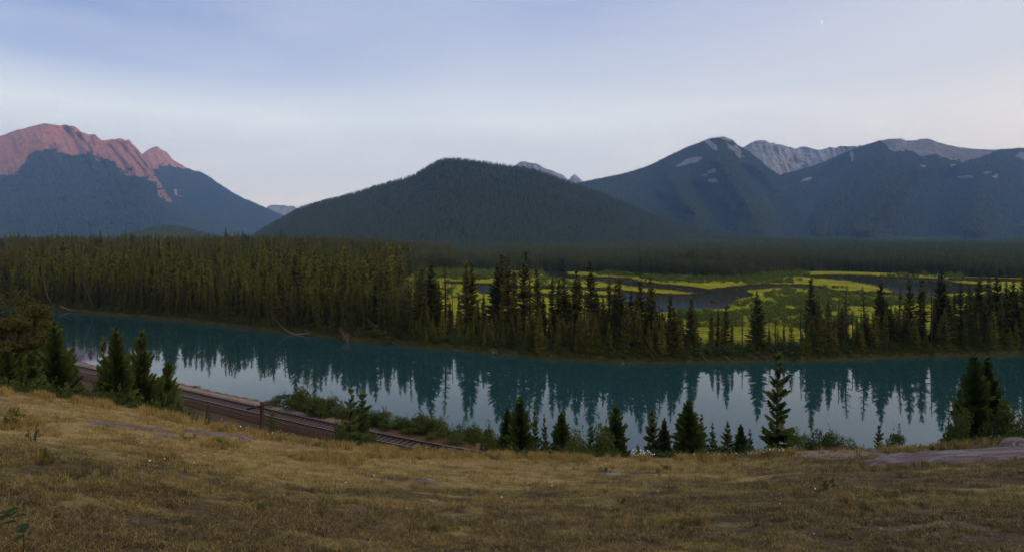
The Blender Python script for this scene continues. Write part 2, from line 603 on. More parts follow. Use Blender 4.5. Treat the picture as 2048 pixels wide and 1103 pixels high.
def near_pt(u, v, ymax=None):
    """where the line of sight through a pixel meets the bluff"""
    u = np.atleast_1d(np.asarray(u, float)); v = np.atleast_1d(np.asarray(v, float))
    lo = np.full(u.shape, 3.0); hi = edge_Y(u) + 0.8 if ymax is None else np.full(u.shape, float(ymax))
    tt = (v - HZ) / F; xx = (u - 1024) / F
    for _ in range(40):
        mid = (lo + hi) / 2
        above = EYE - tt * mid > near_z(xx * mid, mid)
        lo = np.where(above, mid, lo); hi = np.where(above, hi, mid)
    return xx * lo, lo, near_z(xx * lo, lo)


# bluff colour fields, shared by the soil and by the grass standing on it
def grass_colour_nodes(t):
    geo = t.add('ShaderNodeNewGeometry')
    p = t.scale(geo.outputs['Position'], (1, 1, 0))
    big = t.noise(p, 0.16, 4.0, 0.6, 0.3)
    mid = t.noise(t.scale(p, (0.7, 1.0, 0)), 0.95, 5.0, 0.7, 0.6)
    fin = t.noise(p, 6.5, 5.0, 0.75)
    straw = t.mix(t.ramp(fin, [(0.25, 0.0), (0.75, 1.0)]), (0.17, 0.122, 0.038, 1), (0.50, 0.37, 0.125, 1))
    olive = t.mix(t.ramp(fin, [(0.25, 0.0), (0.75, 1.0)]), (0.070, 0.064, 0.014, 1), (0.20, 0.165, 0.034, 1))
    brown = t.mix(t.ramp(fin, [(0.3, 0.0), (0.75, 1.0)]), (0.022, 0.014, 0.008, 1), (0.105, 0.068, 0.030, 1))
    sx = t.add('ShaderNodeSeparateXYZ', None, Vector=geo.outputs['Position'])
    far = t.ramp(t.math('MULTIPLY', t.math('ADD', sx.outputs[1], t.math('MULTIPLY', sx.outputs[0], -0.9)), 1 / 32.0), [(0.30, 0.0), (0.9, 1.0)])
    c = t.mix(t.ramp(t.math('ADD', big, t.math('MULTIPLY', far, 0.16)), [(0.40, 0.0), (0.60, 1.0)]), olive, straw)
    pat = t.noise(t.scale(p, (0.8, 1.0, 0)), 0.32, 4.0, 0.6, 0.5)
    dsum = t.math('ADD', t.math('MULTIPLY', mid, 0.55), t.math('MULTIPLY', pat, 0.45))
    dark = t.ramp(t.math('ADD', dsum, t.math('MULTIPLY', far, -0.19)), [(0.405, 0.0), (0.50, 1.0)])
    c = t.mix(t.math('MULTIPLY', dark, 0.88), c, brown)
    return c, fin, mid


def ground_material():
    m, t, bs = new_mat('dry_bluff_soil')
    c, fin, mid = grass_colour_nodes(t)
    at = t.add('ShaderNodeAttribute', {'attribute_name': 'zone'})
    sepz = t.add('ShaderNodeSeparateColor', None, Color=at.outputs['Color'])
    geo = t.add('ShaderNodeNewGeometry')
    n = t.noise(geo.outputs['Position'], 3.0, 6.0, 0.7)
    dirt = t.mix(n, (0.030, 0.018, 0.008, 1), (0.115, 0.068, 0.034, 1))
    c = t.mix(sepz.outputs[0], c, dirt)
    pale = t.mix(t.noise(geo.outputs['Position'], 9.0, 4.0, 0.8), (0.17, 0.115, 0.078, 1), (0.40, 0.28, 0.20, 1))
    c = t.mix(sepz.outputs[1], c, pale)
    rust = t.mix(t.noise(geo.outputs['Position'], 7.0, 4.0, 0.8), (0.070, 0.038, 0.016, 1), (0.23, 0.125, 0.055, 1))
    c = t.mix(sepz.outputs[2], c, rust)
    t.l.new(c, bs.inputs['Base Color'])
    bs.inputs['Roughness'].default_value = 0.95
    h = t.math('ADD', t.math('MULTIPLY', fin, 0.6), mid)
    bp = t.add('ShaderNodeBump', None, Strength=0.9, Distance=0.08, Height=h)
    t.l.new(bp.outputs[0], bs.inputs['Normal'])
    return m


xs = np.concatenate([np.arange(-170, -60, 2.0), np.arange(-60, 60, 0.45), np.arange(60, 150, 2.0)])
ys = np.concatenate([np.arange(-14, 4, 1.0), np.arange(4, 60, 0.4), np.arange(60, 150, 1.0)])
GX, GY = np.meshgrid(xs, ys)
GZ = near_z(GX, GY)
gq = (GY - track_y(GX)) * 0.86
gu = 1024 + F * GX / np.maximum(GY, 4)
beyond = sstep(0.0, 2.5, GY - edge_Y(np.clip(gu, -600, 3000)))
zone = np.zeros(GX.shape + (4,)); zone[..., 3] = 1
zone[..., 0] = beyond
palem = sstep(2.0, 2.6, gq + 0.8 * fbm(GX / 4, GY / 4, 4, 3)) * (1 - sstep(3.3, 4.2, gq)) * sstep(-6.0, -14, GX + 3 * fbm(GX / 3, GY / 3, 9, 2))
zone[..., 1] = palem
zone[..., 2] = sstep(1.6, 2.4, gq) * (1 - palem)
# bare gravel on the bluff
for (cu, cv, ru, rv, k) in ((610, 889, 75, 5, .9), (1650, 908, 95, 10, .8), (1850, 905, 130, 10, .6), (430, 868, 100, 6, .5), (60, 800, 60, 8, .25), (850, 962, 35, 4, .8),
                            (215, 842, 40, 4, .5), (1900, 1040, 150, 45, .25)):
    vv = HZ + F * (EYE - GZ) / np.maximum(GY, 4)
    dd = ((gu - cu) / ru) ** 2 + ((vv - cv) / rv) ** 2 + 0.9 * (fbm(GX / 1.1, GY / 1.1, 31, 4) - 0.5)
    zone[..., 1] = np.maximum(zone[..., 1], k * (1 - sstep(0.6, 1.2, dd)) * (beyond < 0.3))
gm = mesh_np('ground', np.stack([GX, GY, GZ], -1).reshape(-1, 3), grid_faces(*GX.shape), [ground_material()], smooth=True,
             attrs={'zone': ('FLOAT_COLOR', zone.reshape(-1, 4))})
tag(link('ground', gm), kind='structure')


# ------------------------------------------------------------------ far bank and valley floor
shore_v = pl([(-1500, 585), (-400, 598), (0, 611), (110, 619), (200, 628), (300, 636), (400, 645), (480, 655), (560, 665), (640, 672), (720, 684),
              (800, 690), (870, 697), (960, 705), (1040, 712), (1100, 718), (1200, 723), (1300, 725), (1400, 724), (1500, 722),
              (1600, 722), (1700, 718), (1800, 714), (1900, 712), (2048, 708), (2600, 690), (3500, 670)])


def shore_Y(u):
    u = np.asarray(u, float)
    return EYE * F / (shore_v(u) - HZ) + 2.2 * (fbm(u / 28.0, 0 * u, 77, 3) - 0.5)


# where the meadow ends and the forest begins again, as a depth
meadow_far = pl([(-1500, 0), (760, 0), (800, 330), (830, 430), (860, 480), (960, 500), (1100, 500), (1200, 470), (1290, 410), (1400, 375), (1470, 372), (1530, 420),
                 (1600, 505), (1700, 490), (1800, 455), (1900, 420), (2048, 395), (2300, 380), (2700, 250), (3500, 250)])
CH = [
    [(1080, 541), (1100, 543), (1130, 541), (1133, 550), (1200, 556), (1261, 558), (1292, 567), (1364, 573), (1415, 580), (1467, 574), (1518, 569.5),
     (1620, 571), (1640, 573), (1672, 583), (1753, 586), (1800, 588), (1800, 590), (1753, 589), (1668, 585), (1613, 575), (1545, 575), (1497, 580),
     (1491, 584), (1508, 591), (1473, 597), (1473, 603), (1456, 610), (1458, 616), (1436, 618), (1354, 620), (1323, 623), (1270, 612), (1235, 597), (1171, 595),
     (1100, 594), (1035, 591), (1035, 588), (1100, 590), (1171, 592), (1232, 592), (1241, 583), (1220, 582), (1130, 578), (1045, 576), (1045, 573),
     (1130, 575), (1210, 578.5), (1302, 588), (1374, 591), (1396, 588), (1385, 584), (1282, 574), (1200, 563), (1162, 558), (1103, 556)],
    [(948, 568), (1000, 570), (1045, 574), (1045, 576), (1000, 580), (995, 588), (965, 587), (952, 580)],
    [(890, 565), (948, 567.5), (948, 570), (890, 567)],
    [(1600, 551.5), (1731, 551.5), (1786, 555.5), (1873, 559), (1891, 559.5), (1893, 562), (1910, 566), (1935, 569), (1975, 572), (1985, 578), (1961, 584), (1884, 588), (1862, 592), (1808, 592),
     (1797, 586), (1771, 577), (1731, 566), (1698, 560.5), (1644, 556.5)],
    [(1891, 559.5), (1906, 557), (2100, 560), (2300, 562), (2300, 565), (2100, 563.5), (1928, 561), (1893, 561.5)],
]
ISL = [[(1400, 586), (1412, 587.5), (1406, 590), (1396, 589)], [(1420, 601), (1436, 600), (1441, 603), (1425, 604)]]

uu = np.concatenate([np.arange(-1500, -100, 25.0), np.arange(-100, 780, 8.0), np.arange(780, 2150, 2.5), np.arange(2150, 3500, 25.0)])
q_rows = np.array([-4, -2, -1, -0.4, 0, 0.3, 0.7, 1.2, 2, 3.5, 6, 9.0])
SY = shore_Y(uu)
rows_Y = [SY + q for q in q_rows]
v_start = HZ + F * (EYE - 0.5) / (SY + 9.0)
nv = 128
for j in range(1, nv + 1):
    vj = v_start + (541.0 - v_start) * j / nv
    rows_Y.append(F * (EYE - 0.5) / (vj - HZ))
for yy in np.geomspace(510, 6500, 60)[1:]:
    rows_Y.append(np.full(uu.shape, yy))
VY = np.array(rows_Y)
VU = np.broadcast_to(uu, VY.shape)


def rise(u, Y):
    """height of the valley floor beyond the meadows"""
    left = 14.0 * sstep(230, 700, Y) + 18.0 * np.clip((Y - 700) / 2300, 0, 2)
    right = 62.0 * np.clip((Y - 520) / 3000, 0, 2) ** 1.25
    k = sstep(560, 1000, u)
    Xr = (u - 1024) / F * Y
    roll = 75.0 * (fbm(Xr / 700.0, Y / 900.0, 47, 3) - 0.36) * sstep(900, 2600, Y) * (0.35 + 0.65 * k)
    knoll = 62.0 * np.exp(-((u - 335) / 85.0) ** 2) * sstep(1400, 2700, Y)
    return left * (1 - k) + right * k + roll + knoll


def valley_z(u, Y):
    u = np.asarray(u, float); Y = np.asarray(Y, float)
    q = Y - shore_Y(u)
    X = (u - 1024) / F * Y
    bank = -1.2 + 2.1 * sstep(-2.5, 1.6, q) + 0.5 * sstep(2, 12, q) * (fbm(X / 6, Y / 6, 41, 3)) * (1 - sstep(10, 24, q))
    bank = bank - 0.42 * sstep(10, 26, q) * (q > 0) * sstep(780, 860, u)
    return bank + rise(u, Y) + 0.5 * (fbm(X / 14, Y / 14, 43, 3) - 0.5) * sstep(0, 8, q) * (1 - 0.7 * sstep(780, 860, u))


def in_channel(u, v):
    c = np.zeros(np.broadcast(u, v).shape, bool)
    for p in CH:
        c |= inpoly(u, v, p)
    for p in ISL:
        c &= ~inpoly(u, v, p)
    return c


VZ = valley_z(VU, VY)
VX = (VU - 1024) / F * VY
PV = HZ + F * (EYE - 0.25) / VY
ju = VU + 11 * (fbm(VX / 9, VY / 9, 51, 3) - 0.5)
jv = PV + 2.6 * (fbm(VX / 7, VY / 7, 52, 3) - 0.5)
chm = in_channel(ju, jv).astype(float)
blur = chm.copy()
blur[1:-1, 1:-1] = (chm[1:-1, 1:-1] * 2 + chm[2:, 1:-1] + chm[:-2, 1:-1] + chm[1:-1, 2:] + chm[1:-1, :-2]) / 6
VZ = np.where(VY < 560, VZ - (chm * 1.3 + 0.25 * (blur - chm).clip(0)), VZ)
# colour zones: R meadow, G bright sedge, B bare bank
vzone = np.zeros(VY.shape + (4,)); vzone[..., 3] = 1
Q = VY - SY[None, :]
wob = 26 * (fbm(VX / 30, VY / 30, 61, 3) - 0.5)
meadow = sstep(12, 28, Q) * sstep(790, 850, VU + 40 * (fbm(VX / 20, VY / 20, 63, 3) - .5)) * (VY < meadow_far(VU) + wob)
vzone[..., 0] = meadow
pat = fbm(VX / 22, VY / 11, 65, 5)
vzone[..., 1] = meadow * sstep(0.38, 0.56, 0.6 * pat + 0.4 * fbm(VX / 6, VY / 4, 66, 4))
edgeb = np.zeros(VY.shape)
for k in range(1, 3):
    edgeb[:-k] = np.maximum(edgeb[:-k], chm[k:] * (1 - 0.35 * k))
    edgeb[k:] = np.maximum(edgeb[k:], chm[:-k])
    edgeb[:, k:] = np.maximum(edgeb[:, k:], chm[:, :-k] * 0.7)
    edgeb[:, :-k] = np.maximum(edgeb[:, :-k], chm[:, k:] * 0.7)
vzone[..., 2] = np.maximum(edgeb * (VY < 560), (1 - sstep(0.3, 1.1, Q)) * 0.7)


def valley_material():
    m, t, bs = new_mat('valley_ground')
    at = t.add('ShaderNodeAttribute', {'attribute_name': 'zone'})
    sz = t.add('ShaderNodeSeparateColor', None, Color=at.outputs['Color'])
    geo = t.add('ShaderNodeNewGeometry')
    n1_ = t.noise(geo.outputs['Position'], 0.35, 6.0, 0.7)
    n2_ = t.noise(t.scale(geo.outputs['Position'], (1, 0.6, 1)), 0.06, 5.0, 0.6)
    forest = t.mix(n1_, (0.028, 0.044, 0.016, 1), (0.085, 0.115, 0.036, 1))
    sedge = t.mix(t.ramp(n2_, [(0.35, 0.0), (0.65, 1.0)]), (0.23, 0.27, 0.022, 1), (0.42, 0.39, 0.038, 1))
    sedge = t.mix(t.ramp(n1_, [(0.35, 0.0), (0.8, 0.6)]), sedge, (0.14, 0.17, 0.018, 1))
    dull = t.mix(n1_, (0.11, 0.155, 0.018, 1), (0.29, 0.285, 0.034, 1))
    md_ = t.mix(sz.outputs[1], dull, sedge)
    c = t.mix(sz.outputs[0], forest, md_)
    brown = t.mix(n1_, (0.014, 0.011, 0.005, 1), (0.070, 0.048, 0.020, 1))
    c = t.mix(sz.outputs[2], c, brown)
    t.l.new(c, bs.inputs['Base Color'])
    bs.inputs['Specular IOR Level'].default_value = 0.0
    bs.inputs['Roughness'].default_value = 1.0
    bp = t.add('ShaderNodeBump', None, Strength=1.0, Distance=0.5, Height=n1_)
    t.l.new(bp.outputs[0], bs.inputs['Normal'])
    return m


vm = mesh_np('valley_floor', np.stack([VX, VY, VZ], -1).reshape(-1, 3), grid_faces(*VY.shape), [valley_material()], smooth=True,
             attrs={'zone': ('FLOAT_COLOR', vzone.reshape(-1, 4))})
tag(link('valley_floor', vm), kind='structure')


# ------------------------------------------------------------------ water
def water_material(name, body, rip, rough):
    m, t, bs = new_mat(name)
    geo = t.add('ShaderNodeNewGeometry')
    bs.inputs['Base Color'].default_value = (*body, 1)
    bs.inputs['Roughness'].default_value = rough
    bs.inputs['IOR'].default_value = 1.333
    bs.inputs['Specular IOR Level'].default_value = 0.5
    bs.inputs['Specular Tint'].default_value = (0.42, 0.84, 1.0, 1)
    a = t.noise(t.scale(geo.outputs['Position'], (1, 1.0, 0)), 0.9, 3.0, 0.5)
    b = t.noise(t.scale(geo.outputs['Position'], (1, 1.0, 0)), 4.0, 2.0, 0.5)
    calm = t.ramp(t.noise(t.scale(geo.outputs['Position'], (0.6, 1.5, 0)), 0.035, 3.0), [(0.35, 0.25), (0.7, 1.0)])
    h = t.math('MULTIPLY', t.math('ADD', a, t.math('MULTIPLY', b, 0.14)), calm)
    bp = t.add('ShaderNodeBump', None, Strength=1.0, Distance=rip, Height=h)
    t.l.new(bp.outputs[0], bs.inputs['Normal'])
    return m


ru_ = np.concatenate([[-3500], uu[uu > -1400], [4500]])
ry_ = np.concatenate([[shore_Y(-1500.0) + 6], (shore_Y(uu) + 6)[uu > -1400], [shore_Y(3400.0) + 6]])
rx_ = (ru_ - 1024) / F * ry_
nr_ = len(rx_)
RVv = np.concatenate([np.stack([rx_, np.full(nr_, 20.0), np.zeros(nr_)], 1), np.stack([rx_, ry_, np.zeros(nr_)], 1)])
RVf = np.array([(i, i + 1, nr_ + i + 1, nr_ + i) for i in range(nr_ - 1)])
MVv = np.concatenate([np.stack([rx_, ry_ + 1.0, np.zeros(nr_)], 1), np.stack([rx_ * 3, np.full(nr_, 560.0), np.zeros(nr_)], 1)])
mm_ = mesh_np('marsh_water', MVv, RVf, [water_material('marsh_water', (0.030, 0.036, 0.038), 0.004, 0.06)])
tag(link('marsh_water', mm_), kind='structure')
wm = mesh_np('river', RVv, RVf,
             [water_material('glacial_water', (0.016, 0.057, 0.055), 0.0022, 0.03)])
tag(link('river', wm), kind='structure')


# ------------------------------------------------------------------ mountains
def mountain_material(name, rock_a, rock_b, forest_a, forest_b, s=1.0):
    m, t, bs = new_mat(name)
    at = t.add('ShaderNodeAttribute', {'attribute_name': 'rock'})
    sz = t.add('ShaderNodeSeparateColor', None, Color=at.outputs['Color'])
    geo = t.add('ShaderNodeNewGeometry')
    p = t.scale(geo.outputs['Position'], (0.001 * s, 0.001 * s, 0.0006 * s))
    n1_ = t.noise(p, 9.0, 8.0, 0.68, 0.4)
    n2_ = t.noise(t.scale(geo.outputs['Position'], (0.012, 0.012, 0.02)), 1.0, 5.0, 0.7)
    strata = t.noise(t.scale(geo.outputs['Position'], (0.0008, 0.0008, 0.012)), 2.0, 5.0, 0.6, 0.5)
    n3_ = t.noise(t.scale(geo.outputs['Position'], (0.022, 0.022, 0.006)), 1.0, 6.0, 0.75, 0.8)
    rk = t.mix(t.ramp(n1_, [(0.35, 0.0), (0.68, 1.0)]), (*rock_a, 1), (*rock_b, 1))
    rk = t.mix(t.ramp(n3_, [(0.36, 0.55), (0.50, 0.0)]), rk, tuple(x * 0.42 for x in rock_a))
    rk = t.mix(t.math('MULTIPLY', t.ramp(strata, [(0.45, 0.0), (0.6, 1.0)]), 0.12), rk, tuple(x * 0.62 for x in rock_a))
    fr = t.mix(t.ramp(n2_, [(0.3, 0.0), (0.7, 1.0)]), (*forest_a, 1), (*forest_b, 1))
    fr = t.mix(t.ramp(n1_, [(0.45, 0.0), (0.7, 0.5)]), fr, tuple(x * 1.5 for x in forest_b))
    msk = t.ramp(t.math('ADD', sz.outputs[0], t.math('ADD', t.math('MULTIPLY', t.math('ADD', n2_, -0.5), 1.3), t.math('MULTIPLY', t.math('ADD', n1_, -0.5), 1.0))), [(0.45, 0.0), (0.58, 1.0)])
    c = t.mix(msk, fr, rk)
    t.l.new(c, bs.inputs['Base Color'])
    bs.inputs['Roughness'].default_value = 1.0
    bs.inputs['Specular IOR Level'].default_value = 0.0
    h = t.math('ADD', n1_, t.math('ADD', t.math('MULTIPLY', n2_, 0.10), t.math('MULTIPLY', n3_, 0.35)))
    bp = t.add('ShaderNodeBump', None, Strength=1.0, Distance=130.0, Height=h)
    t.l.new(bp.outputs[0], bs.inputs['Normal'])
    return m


def mountain(name, ridge, Yb, Yr, vb, mat, seed, relief=80.0, du=3.0, nr=90, jag=1.5, rockf=None, rib=(20.0, 60.0, 0.0), back=0.35, spur=None, shape=1.1, bow=0.0):
    rd = pl(ridge)
    u = np.arange(ridge[0][0], ridge[-1][0] + du, du)
    rv = rd(u) + jag * 2 * (fbm(u / 7.0, 0 * u + seed, seed, 4, 0.6) - 0.5)
    vbase = vb(u) if callable(vb) else np.full(u.shape, float(vb))
    rv = np.minimum(rv, vbase - 0.5)
    t = np.linspace(0, 1, nr)[:, None]
    V = vbase[None] + (rv - vbase)[None] * (t ** 0.9)
    Y = Yb + (Yr - Yb) * t ** shape + 0 * u[None]
    U = u[None] + 0 * t
    rr = ridged((U + rib[2] * V) / rib[0], V / rib[1], seed + 3, 5)
    big = fbm(U / (rib[0] * 5), V / (rib[1] * 2.2), seed + 9, 4)
    env = np.clip(t * 6, 0, 1)
    Y = Y - env * (relief * (rr - 0.5) + relief * 2.4 * (big - 0.5))
    if spur is not None:
        Y = Y - env * spur(U, V)
    X = (U - 1024) / F * Y
    Z = EYE + (HZ - V) / F * Y
    rk = rockf(U, V) if rockf is not None else np.zeros(U.shape)
    # the far side falls away
    nb = 14
    tb = np.linspace(0, 1, nb + 1)[1:, None]
    Yk = Y[-1][None] + back * Yr * tb
    Uk = U[-1][None] + 0 * tb
    Zk = Z[-1][None] * (1 - tb) ** 1.3 - 20 * tb
    Xk = (Uk - 1024) / F * Yk
    Vk = np.repeat(rk[-1][None], nb, 0)
    AX, AY, AZ = np.concatenate([X, Xk]), np.concatenate([Y, Yk]), np.concatenate([Z, Zk])
    RK = np.concatenate([rk, Vk])
    col = np.zeros(RK.shape + (4,)); col[..., 0] = RK; col[..., 3] = 1
    me = mesh_np(name, np.stack([AX, AY, AZ], -1).reshape(-1, 3), grid_faces(*AX.shape), [mat], smooth=True,
                 attrs={'rock': ('FLOAT_COLOR', col.reshape(-1, 4))})
    tag(link(name, me), kind='structure')
    return dict(X=X, Y=Y, Z=Z, R=rk, U=U, V=V)


def ell(U, V, lst, seed=0):
    r = np.zeros(U.shape)
    for e in lst:
        cu, cv, ru, rv = e[:4]
        k = e[4] if len(e) > 4 else 0.0
        d = ((U - cu) / ru) ** 2 + ((V - cv - k * (U - cu)) / rv) ** 2 + 1.3 * (fbm(U / 7, V / 4, 90 + seed, 4) - 0.5)
        r = np.maximum(r, 0.85 * (1 - sstep(0.2, 1.3, d)))
    return r


def surf_sample(S, n, seed, rockmax=0.35, tmin=0.0, topbias=1.0, size=(14, 20), ragged=0.5):
    r = np.random.default_rng(seed)
    nr, nc = S['X'].shape
    ti = (tmin + (1 - tmin) * r.uniform(0, 1, n) ** topbias) * (nr - 1.001); ui = r.uniform(0, 1, n) * (nc - 1.001)
    i = ti.astype(int); j = ui.astype(int); a = ti - i; b = ui - j

    def g(k):
        A = S[k]
        return (A[i, j] * (1 - b) + A[i, j + 1] * b) * (1 - a) + (A[i + 1, j] * (1 - b) + A[i + 1, j + 1] * b) * a
    X, Y, Z, R = g('X'), g('Y'), g('Z'), g('R')
    keep = (R + ragged * (fbm(X / 60, Z / 60, seed, 4) - 0.5) + (ragged > 1) * 0.5 * (r.random(n) - 0.5) < rockmax) & (Z > 0)
    h = r.uniform(size[0], size[1], n)
    return np.stack([X, Y, Z - 1.0], 1)[keep], h[keep]


rock_lim_A = pl([(-400, 372), (-100, 360), (0, 354), (25, 349), (45, 328), (60, 310), (90, 300), (125, 304), (150, 316), (175, 309), (215, 318), (240, 338), (270, 350), (300, 356), (320, 362), (330, 350), (600, 300)])


def rockA(U, V):
    n = 26 * (fbm(U / 22, V / 12, 301, 5) - 0.5)
    r = 1 - sstep(-13, 13, V - rock_lim_A(U) + n)
    scar = inpoly(U, V, [(312, 362), (322, 364), (330, 380), (340, 396), (347, 406), (334, 404), (326, 400), (316, 392)]) * (fbm(U / 3, V / 3, 303, 3) > 0.40)
    left = ell(U, V, [(15, 330, 34, 26), (-40, 330, 50, 40)], 4)
    return np.maximum(np.maximum(r, scar * 0.95), left * 0.8)


def rockB(U, V):
    lim = pl([(200, 340), (300, 338), (320, 330), (345, 330), (370, 338), (400, 343), (440, 340), (600, 330)])
    r = 1 - sstep(-10, 10, V - lim(U) + 18 * (fbm(U / 14, V / 10, 311, 4) - 0.5))
    return np.maximum(r, 0.9 * ell(U, V, [(352, 386, 4, 10, 0.9), (361, 392, 5, 2)], 6))


def rock1(U, V):
    return ell(U, V, [(1387, 321, 26, 7, -0.22), (1366, 329, 17, 4, -0.2), (1423, 343, 13, 6, -.2), (1408, 350, 12, 4), (1426, 361, 15, 6, -.1), (1424, 290, 15, 9, 0.5),
                      (1450, 277, 17, 5, 0.3), (1462, 294, 14, 7, 0.6), (1476, 304, 9, 13, 0.8), (1489, 313, 4, 3)], 1)


def rock2(U, V):
    lim = pl([(1400, 200), (1750, 262), (1765, 286), (1790, 304), (1812, 300), (1840, 312), (1870, 309), (1890, 318), (1940, 321), (1970, 312), (1990, 300), (2005, 290), (2400, 290)])
    r = 1 - sstep(-9, 9, V - lim(U) + 14 * (fbm(U / 9, V / 14, 321, 4) - 0.5))
    return np.maximum(r, ell(U, V, [(1930, 354, 20, 4), (1991, 352, 9, 5), (1704, 313, 5, 13, 0.2), (1612, 359, 14, 4, -0.25), (2044, 312, 14, 9), (1974, 345, 11, 3),
                                    (1845, 332, 10, 3), (1905, 330, 8, 3)], 2))


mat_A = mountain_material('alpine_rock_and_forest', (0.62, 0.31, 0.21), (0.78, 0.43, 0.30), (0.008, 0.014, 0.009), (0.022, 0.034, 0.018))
mat_R = mountain_material('grey_rock_and_forest', (0.24, 0.23, 0.235), (0.46, 0.44, 0.44), (0.007, 0.013, 0.009), (0.020, 0.032, 0.018))
mat_G = mountain_material('bare_limestone', (0.38, 0.38, 0.40), (0.68, 0.67, 0.68), (0.1, 0.1, 0.1), (0.2, 0.2, 0.2))

allrock = lambda U, V: np.ones(U.shape)


def spur_A(U, V):
    # a hollow behind the lit wall and the couloirs between its ribs
    g = 0.0
    for (u0, v0, u1, v1, w_, a) in ((128, 250, 178, 330, 7, 260), (150, 262, 215, 340, 5, 150), (178, 270, 205, 330, 4, 90), (215, 285, 262, 345, 5, 150), (235, 280, 290, 345, 5, 160),
                                    (252, 282, 306, 350, 4, 120), (60, 262, 62, 310, 9, 110)):
        f = np.clip((V - v0) / (v1 - v0), 0, 1)
        uc = u0 + (u1 - u0) * f
        g = g - a * np.exp(-((U - uc) / w_) ** 2) * sstep(v0 - 2, v0 + 12, V) * (1 - sstep(v1 - 5, v1 + 25, V))
    return g


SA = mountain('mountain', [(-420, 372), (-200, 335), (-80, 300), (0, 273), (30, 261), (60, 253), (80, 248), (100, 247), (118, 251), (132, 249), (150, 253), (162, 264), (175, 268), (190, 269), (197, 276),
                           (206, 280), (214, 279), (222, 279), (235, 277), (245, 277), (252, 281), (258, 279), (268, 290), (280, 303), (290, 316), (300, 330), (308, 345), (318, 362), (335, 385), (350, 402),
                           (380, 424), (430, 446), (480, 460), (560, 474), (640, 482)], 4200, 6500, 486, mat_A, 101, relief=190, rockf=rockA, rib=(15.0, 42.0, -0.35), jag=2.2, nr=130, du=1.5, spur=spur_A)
SB = mountain('mountain', [(200, 350), (270, 325), (285, 307), (295, 300), (305, 295), (315, 293), (325, 300), (333, 304), (345, 318), (358, 327), (370, 333), (385, 340), (400, 343), (415, 351), (430, 362),
                           (450, 375), (470, 388), (490, 398), (510, 406), (540, 420), (562, 430), (600, 446), (660, 462), (760, 480)], 6300, 8200, 484, mat_A, 131, relief=130, rockf=rockB, rib=(14, 40, -0.4), jag=1.6, nr=90, du=2.0)
mountain('mountain', [(500, 440), (530, 417), (537, 411), (550, 410), (560, 409), (567, 412), (578, 411), (588, 412), (597, 418), (612, 422), (640, 440), (700, 470)], 8700, 9700, 482, mat_G, 151, relief=220,
         rockf=allrock, rib=(9, 30, 0), jag=3.0, nr=30, du=2.0, back=0.08)
mountain('mountain', [(1000, 350), (1025, 335), (1038, 325), (1050, 323), (1060, 326), (1070, 326), (1080, 330), (1090, 337), (1105, 341), (1115, 346), (1125, 350), (1137, 360), (1143, 352), (1150, 348),
                      (1157, 354), (1164, 362), (1190, 372), (1260, 400)], 7400, 8400, 440, mat_G, 161, relief=230, rockf=allrock, rib=(10, 34, -0.4), jag=1.5, nr=60, du=1.6, back=0.15)
mountain('mountain', [(1400, 350), (1440, 325), (1470, 305), (1485, 296), (1500, 286), (1510, 282), (1526, 280), (1533, 281), (1538, 285), (1547, 285), (1552, 289), (1562, 289), (1575, 293), (1590, 297), (1600, 294), (1612, 293),
                      (1625, 298), (1640, 300), (1652, 297), (1658, 295), (1668, 296), (1676, 293), (1690, 292), (1705, 293), (1720, 291), (1750, 298), (1800, 310)], 5900, 6900, 420, mat_G, 171, relief=190,
         rockf=allrock, rib=(11, 38, -0.25), jag=2.4, nr=100, du=1.2, back=0.15)


def spur_1(U, V):
    g = 0.0
    for (u0, v0, u1, v1, w_, a) in ((1480, 330, 1585, 440, 26, -330), (1385, 360, 1450, 440, 22, -240), (1300, 380, 1370, 430, 20, -200), (1430, 300, 1520, 440, 24, 260), (1340, 340, 1390, 440, 22, 200)):
        f = np.clip((V - v0) / (v1 - v0), 0, 1)
        g = g + 1.9 * a * np.exp(-((U - u0 - (u1 - u0) * f) / w_) ** 2) * sstep(v0 - 10, v0 + 25, V)
    return g


def spur_2(U, V):
    g = 0.0
    for (u0, v0, u1, v1, w_, a) in ((1690, 320, 1600, 440, 30, -280), (1840, 320, 1720, 450, 34, 320), (1900, 335, 1860, 450, 30, -260), (1990, 310, 1950, 450, 34, 260), (1760, 300, 1640, 440, 28, 240)):
        f = np.clip((V - v0) / (v1 - v0), 0, 1)
        g = g + 2.2 * a * np.exp(-((U - u0 - (u1 - u0) * f) / w_) ** 2) * sstep(v0 - 10, v0 + 25, V)
    return g


S1 = mountain('mountain', [(1040, 400), (1100, 380), (1165, 364), (1200, 357), (1225, 352), (1250, 347), (1275, 339), (1300, 331), (1325, 318), (1350, 306), (1375, 294), (1400, 285), (1420, 277), (1435, 275), (1447, 272),
                           (1457, 277), (1466, 280), (1472, 288), (1482, 294), (1500, 304), (1520, 321), (1540, 338), (1560, 351), (1585, 366), (1620, 392), (1660, 420), (1720, 450), (1800, 474), (1860, 488)], 2900, 5200, 500, mat_R, 181,
              relief=110, rockf=rock1, rib=(26, 60, 0.3), jag=0.9, nr=110, spur=spur_1, shape=1.0)
S2 = mountain('mountain', [(1380, 470), (1440, 430), (1500, 388), (1540, 361), (1565, 348), (1600, 339), (1625, 332), (1650, 323), (1675, 312), (1700, 301), (1725, 292), (1750, 284), (1775, 278), (1790, 278), (1800, 277),
                           (1812, 281), (1830, 281), (1842, 278), (1855, 277), (1870, 282), (1880, 286), (1900, 291), (1920, 294), (1945, 298), (1975, 299), (2000, 299), (2030, 297), (2060, 296), (2150, 290), (2300, 310),
                           (2500, 350), (2900, 400)], 3000, 5600, 505, mat_R, 191, relief=120, rockf=rock2, rib=(26, 60, -0.3), jag=1.1, nr=110, spur=spur_2, shape=1.0)
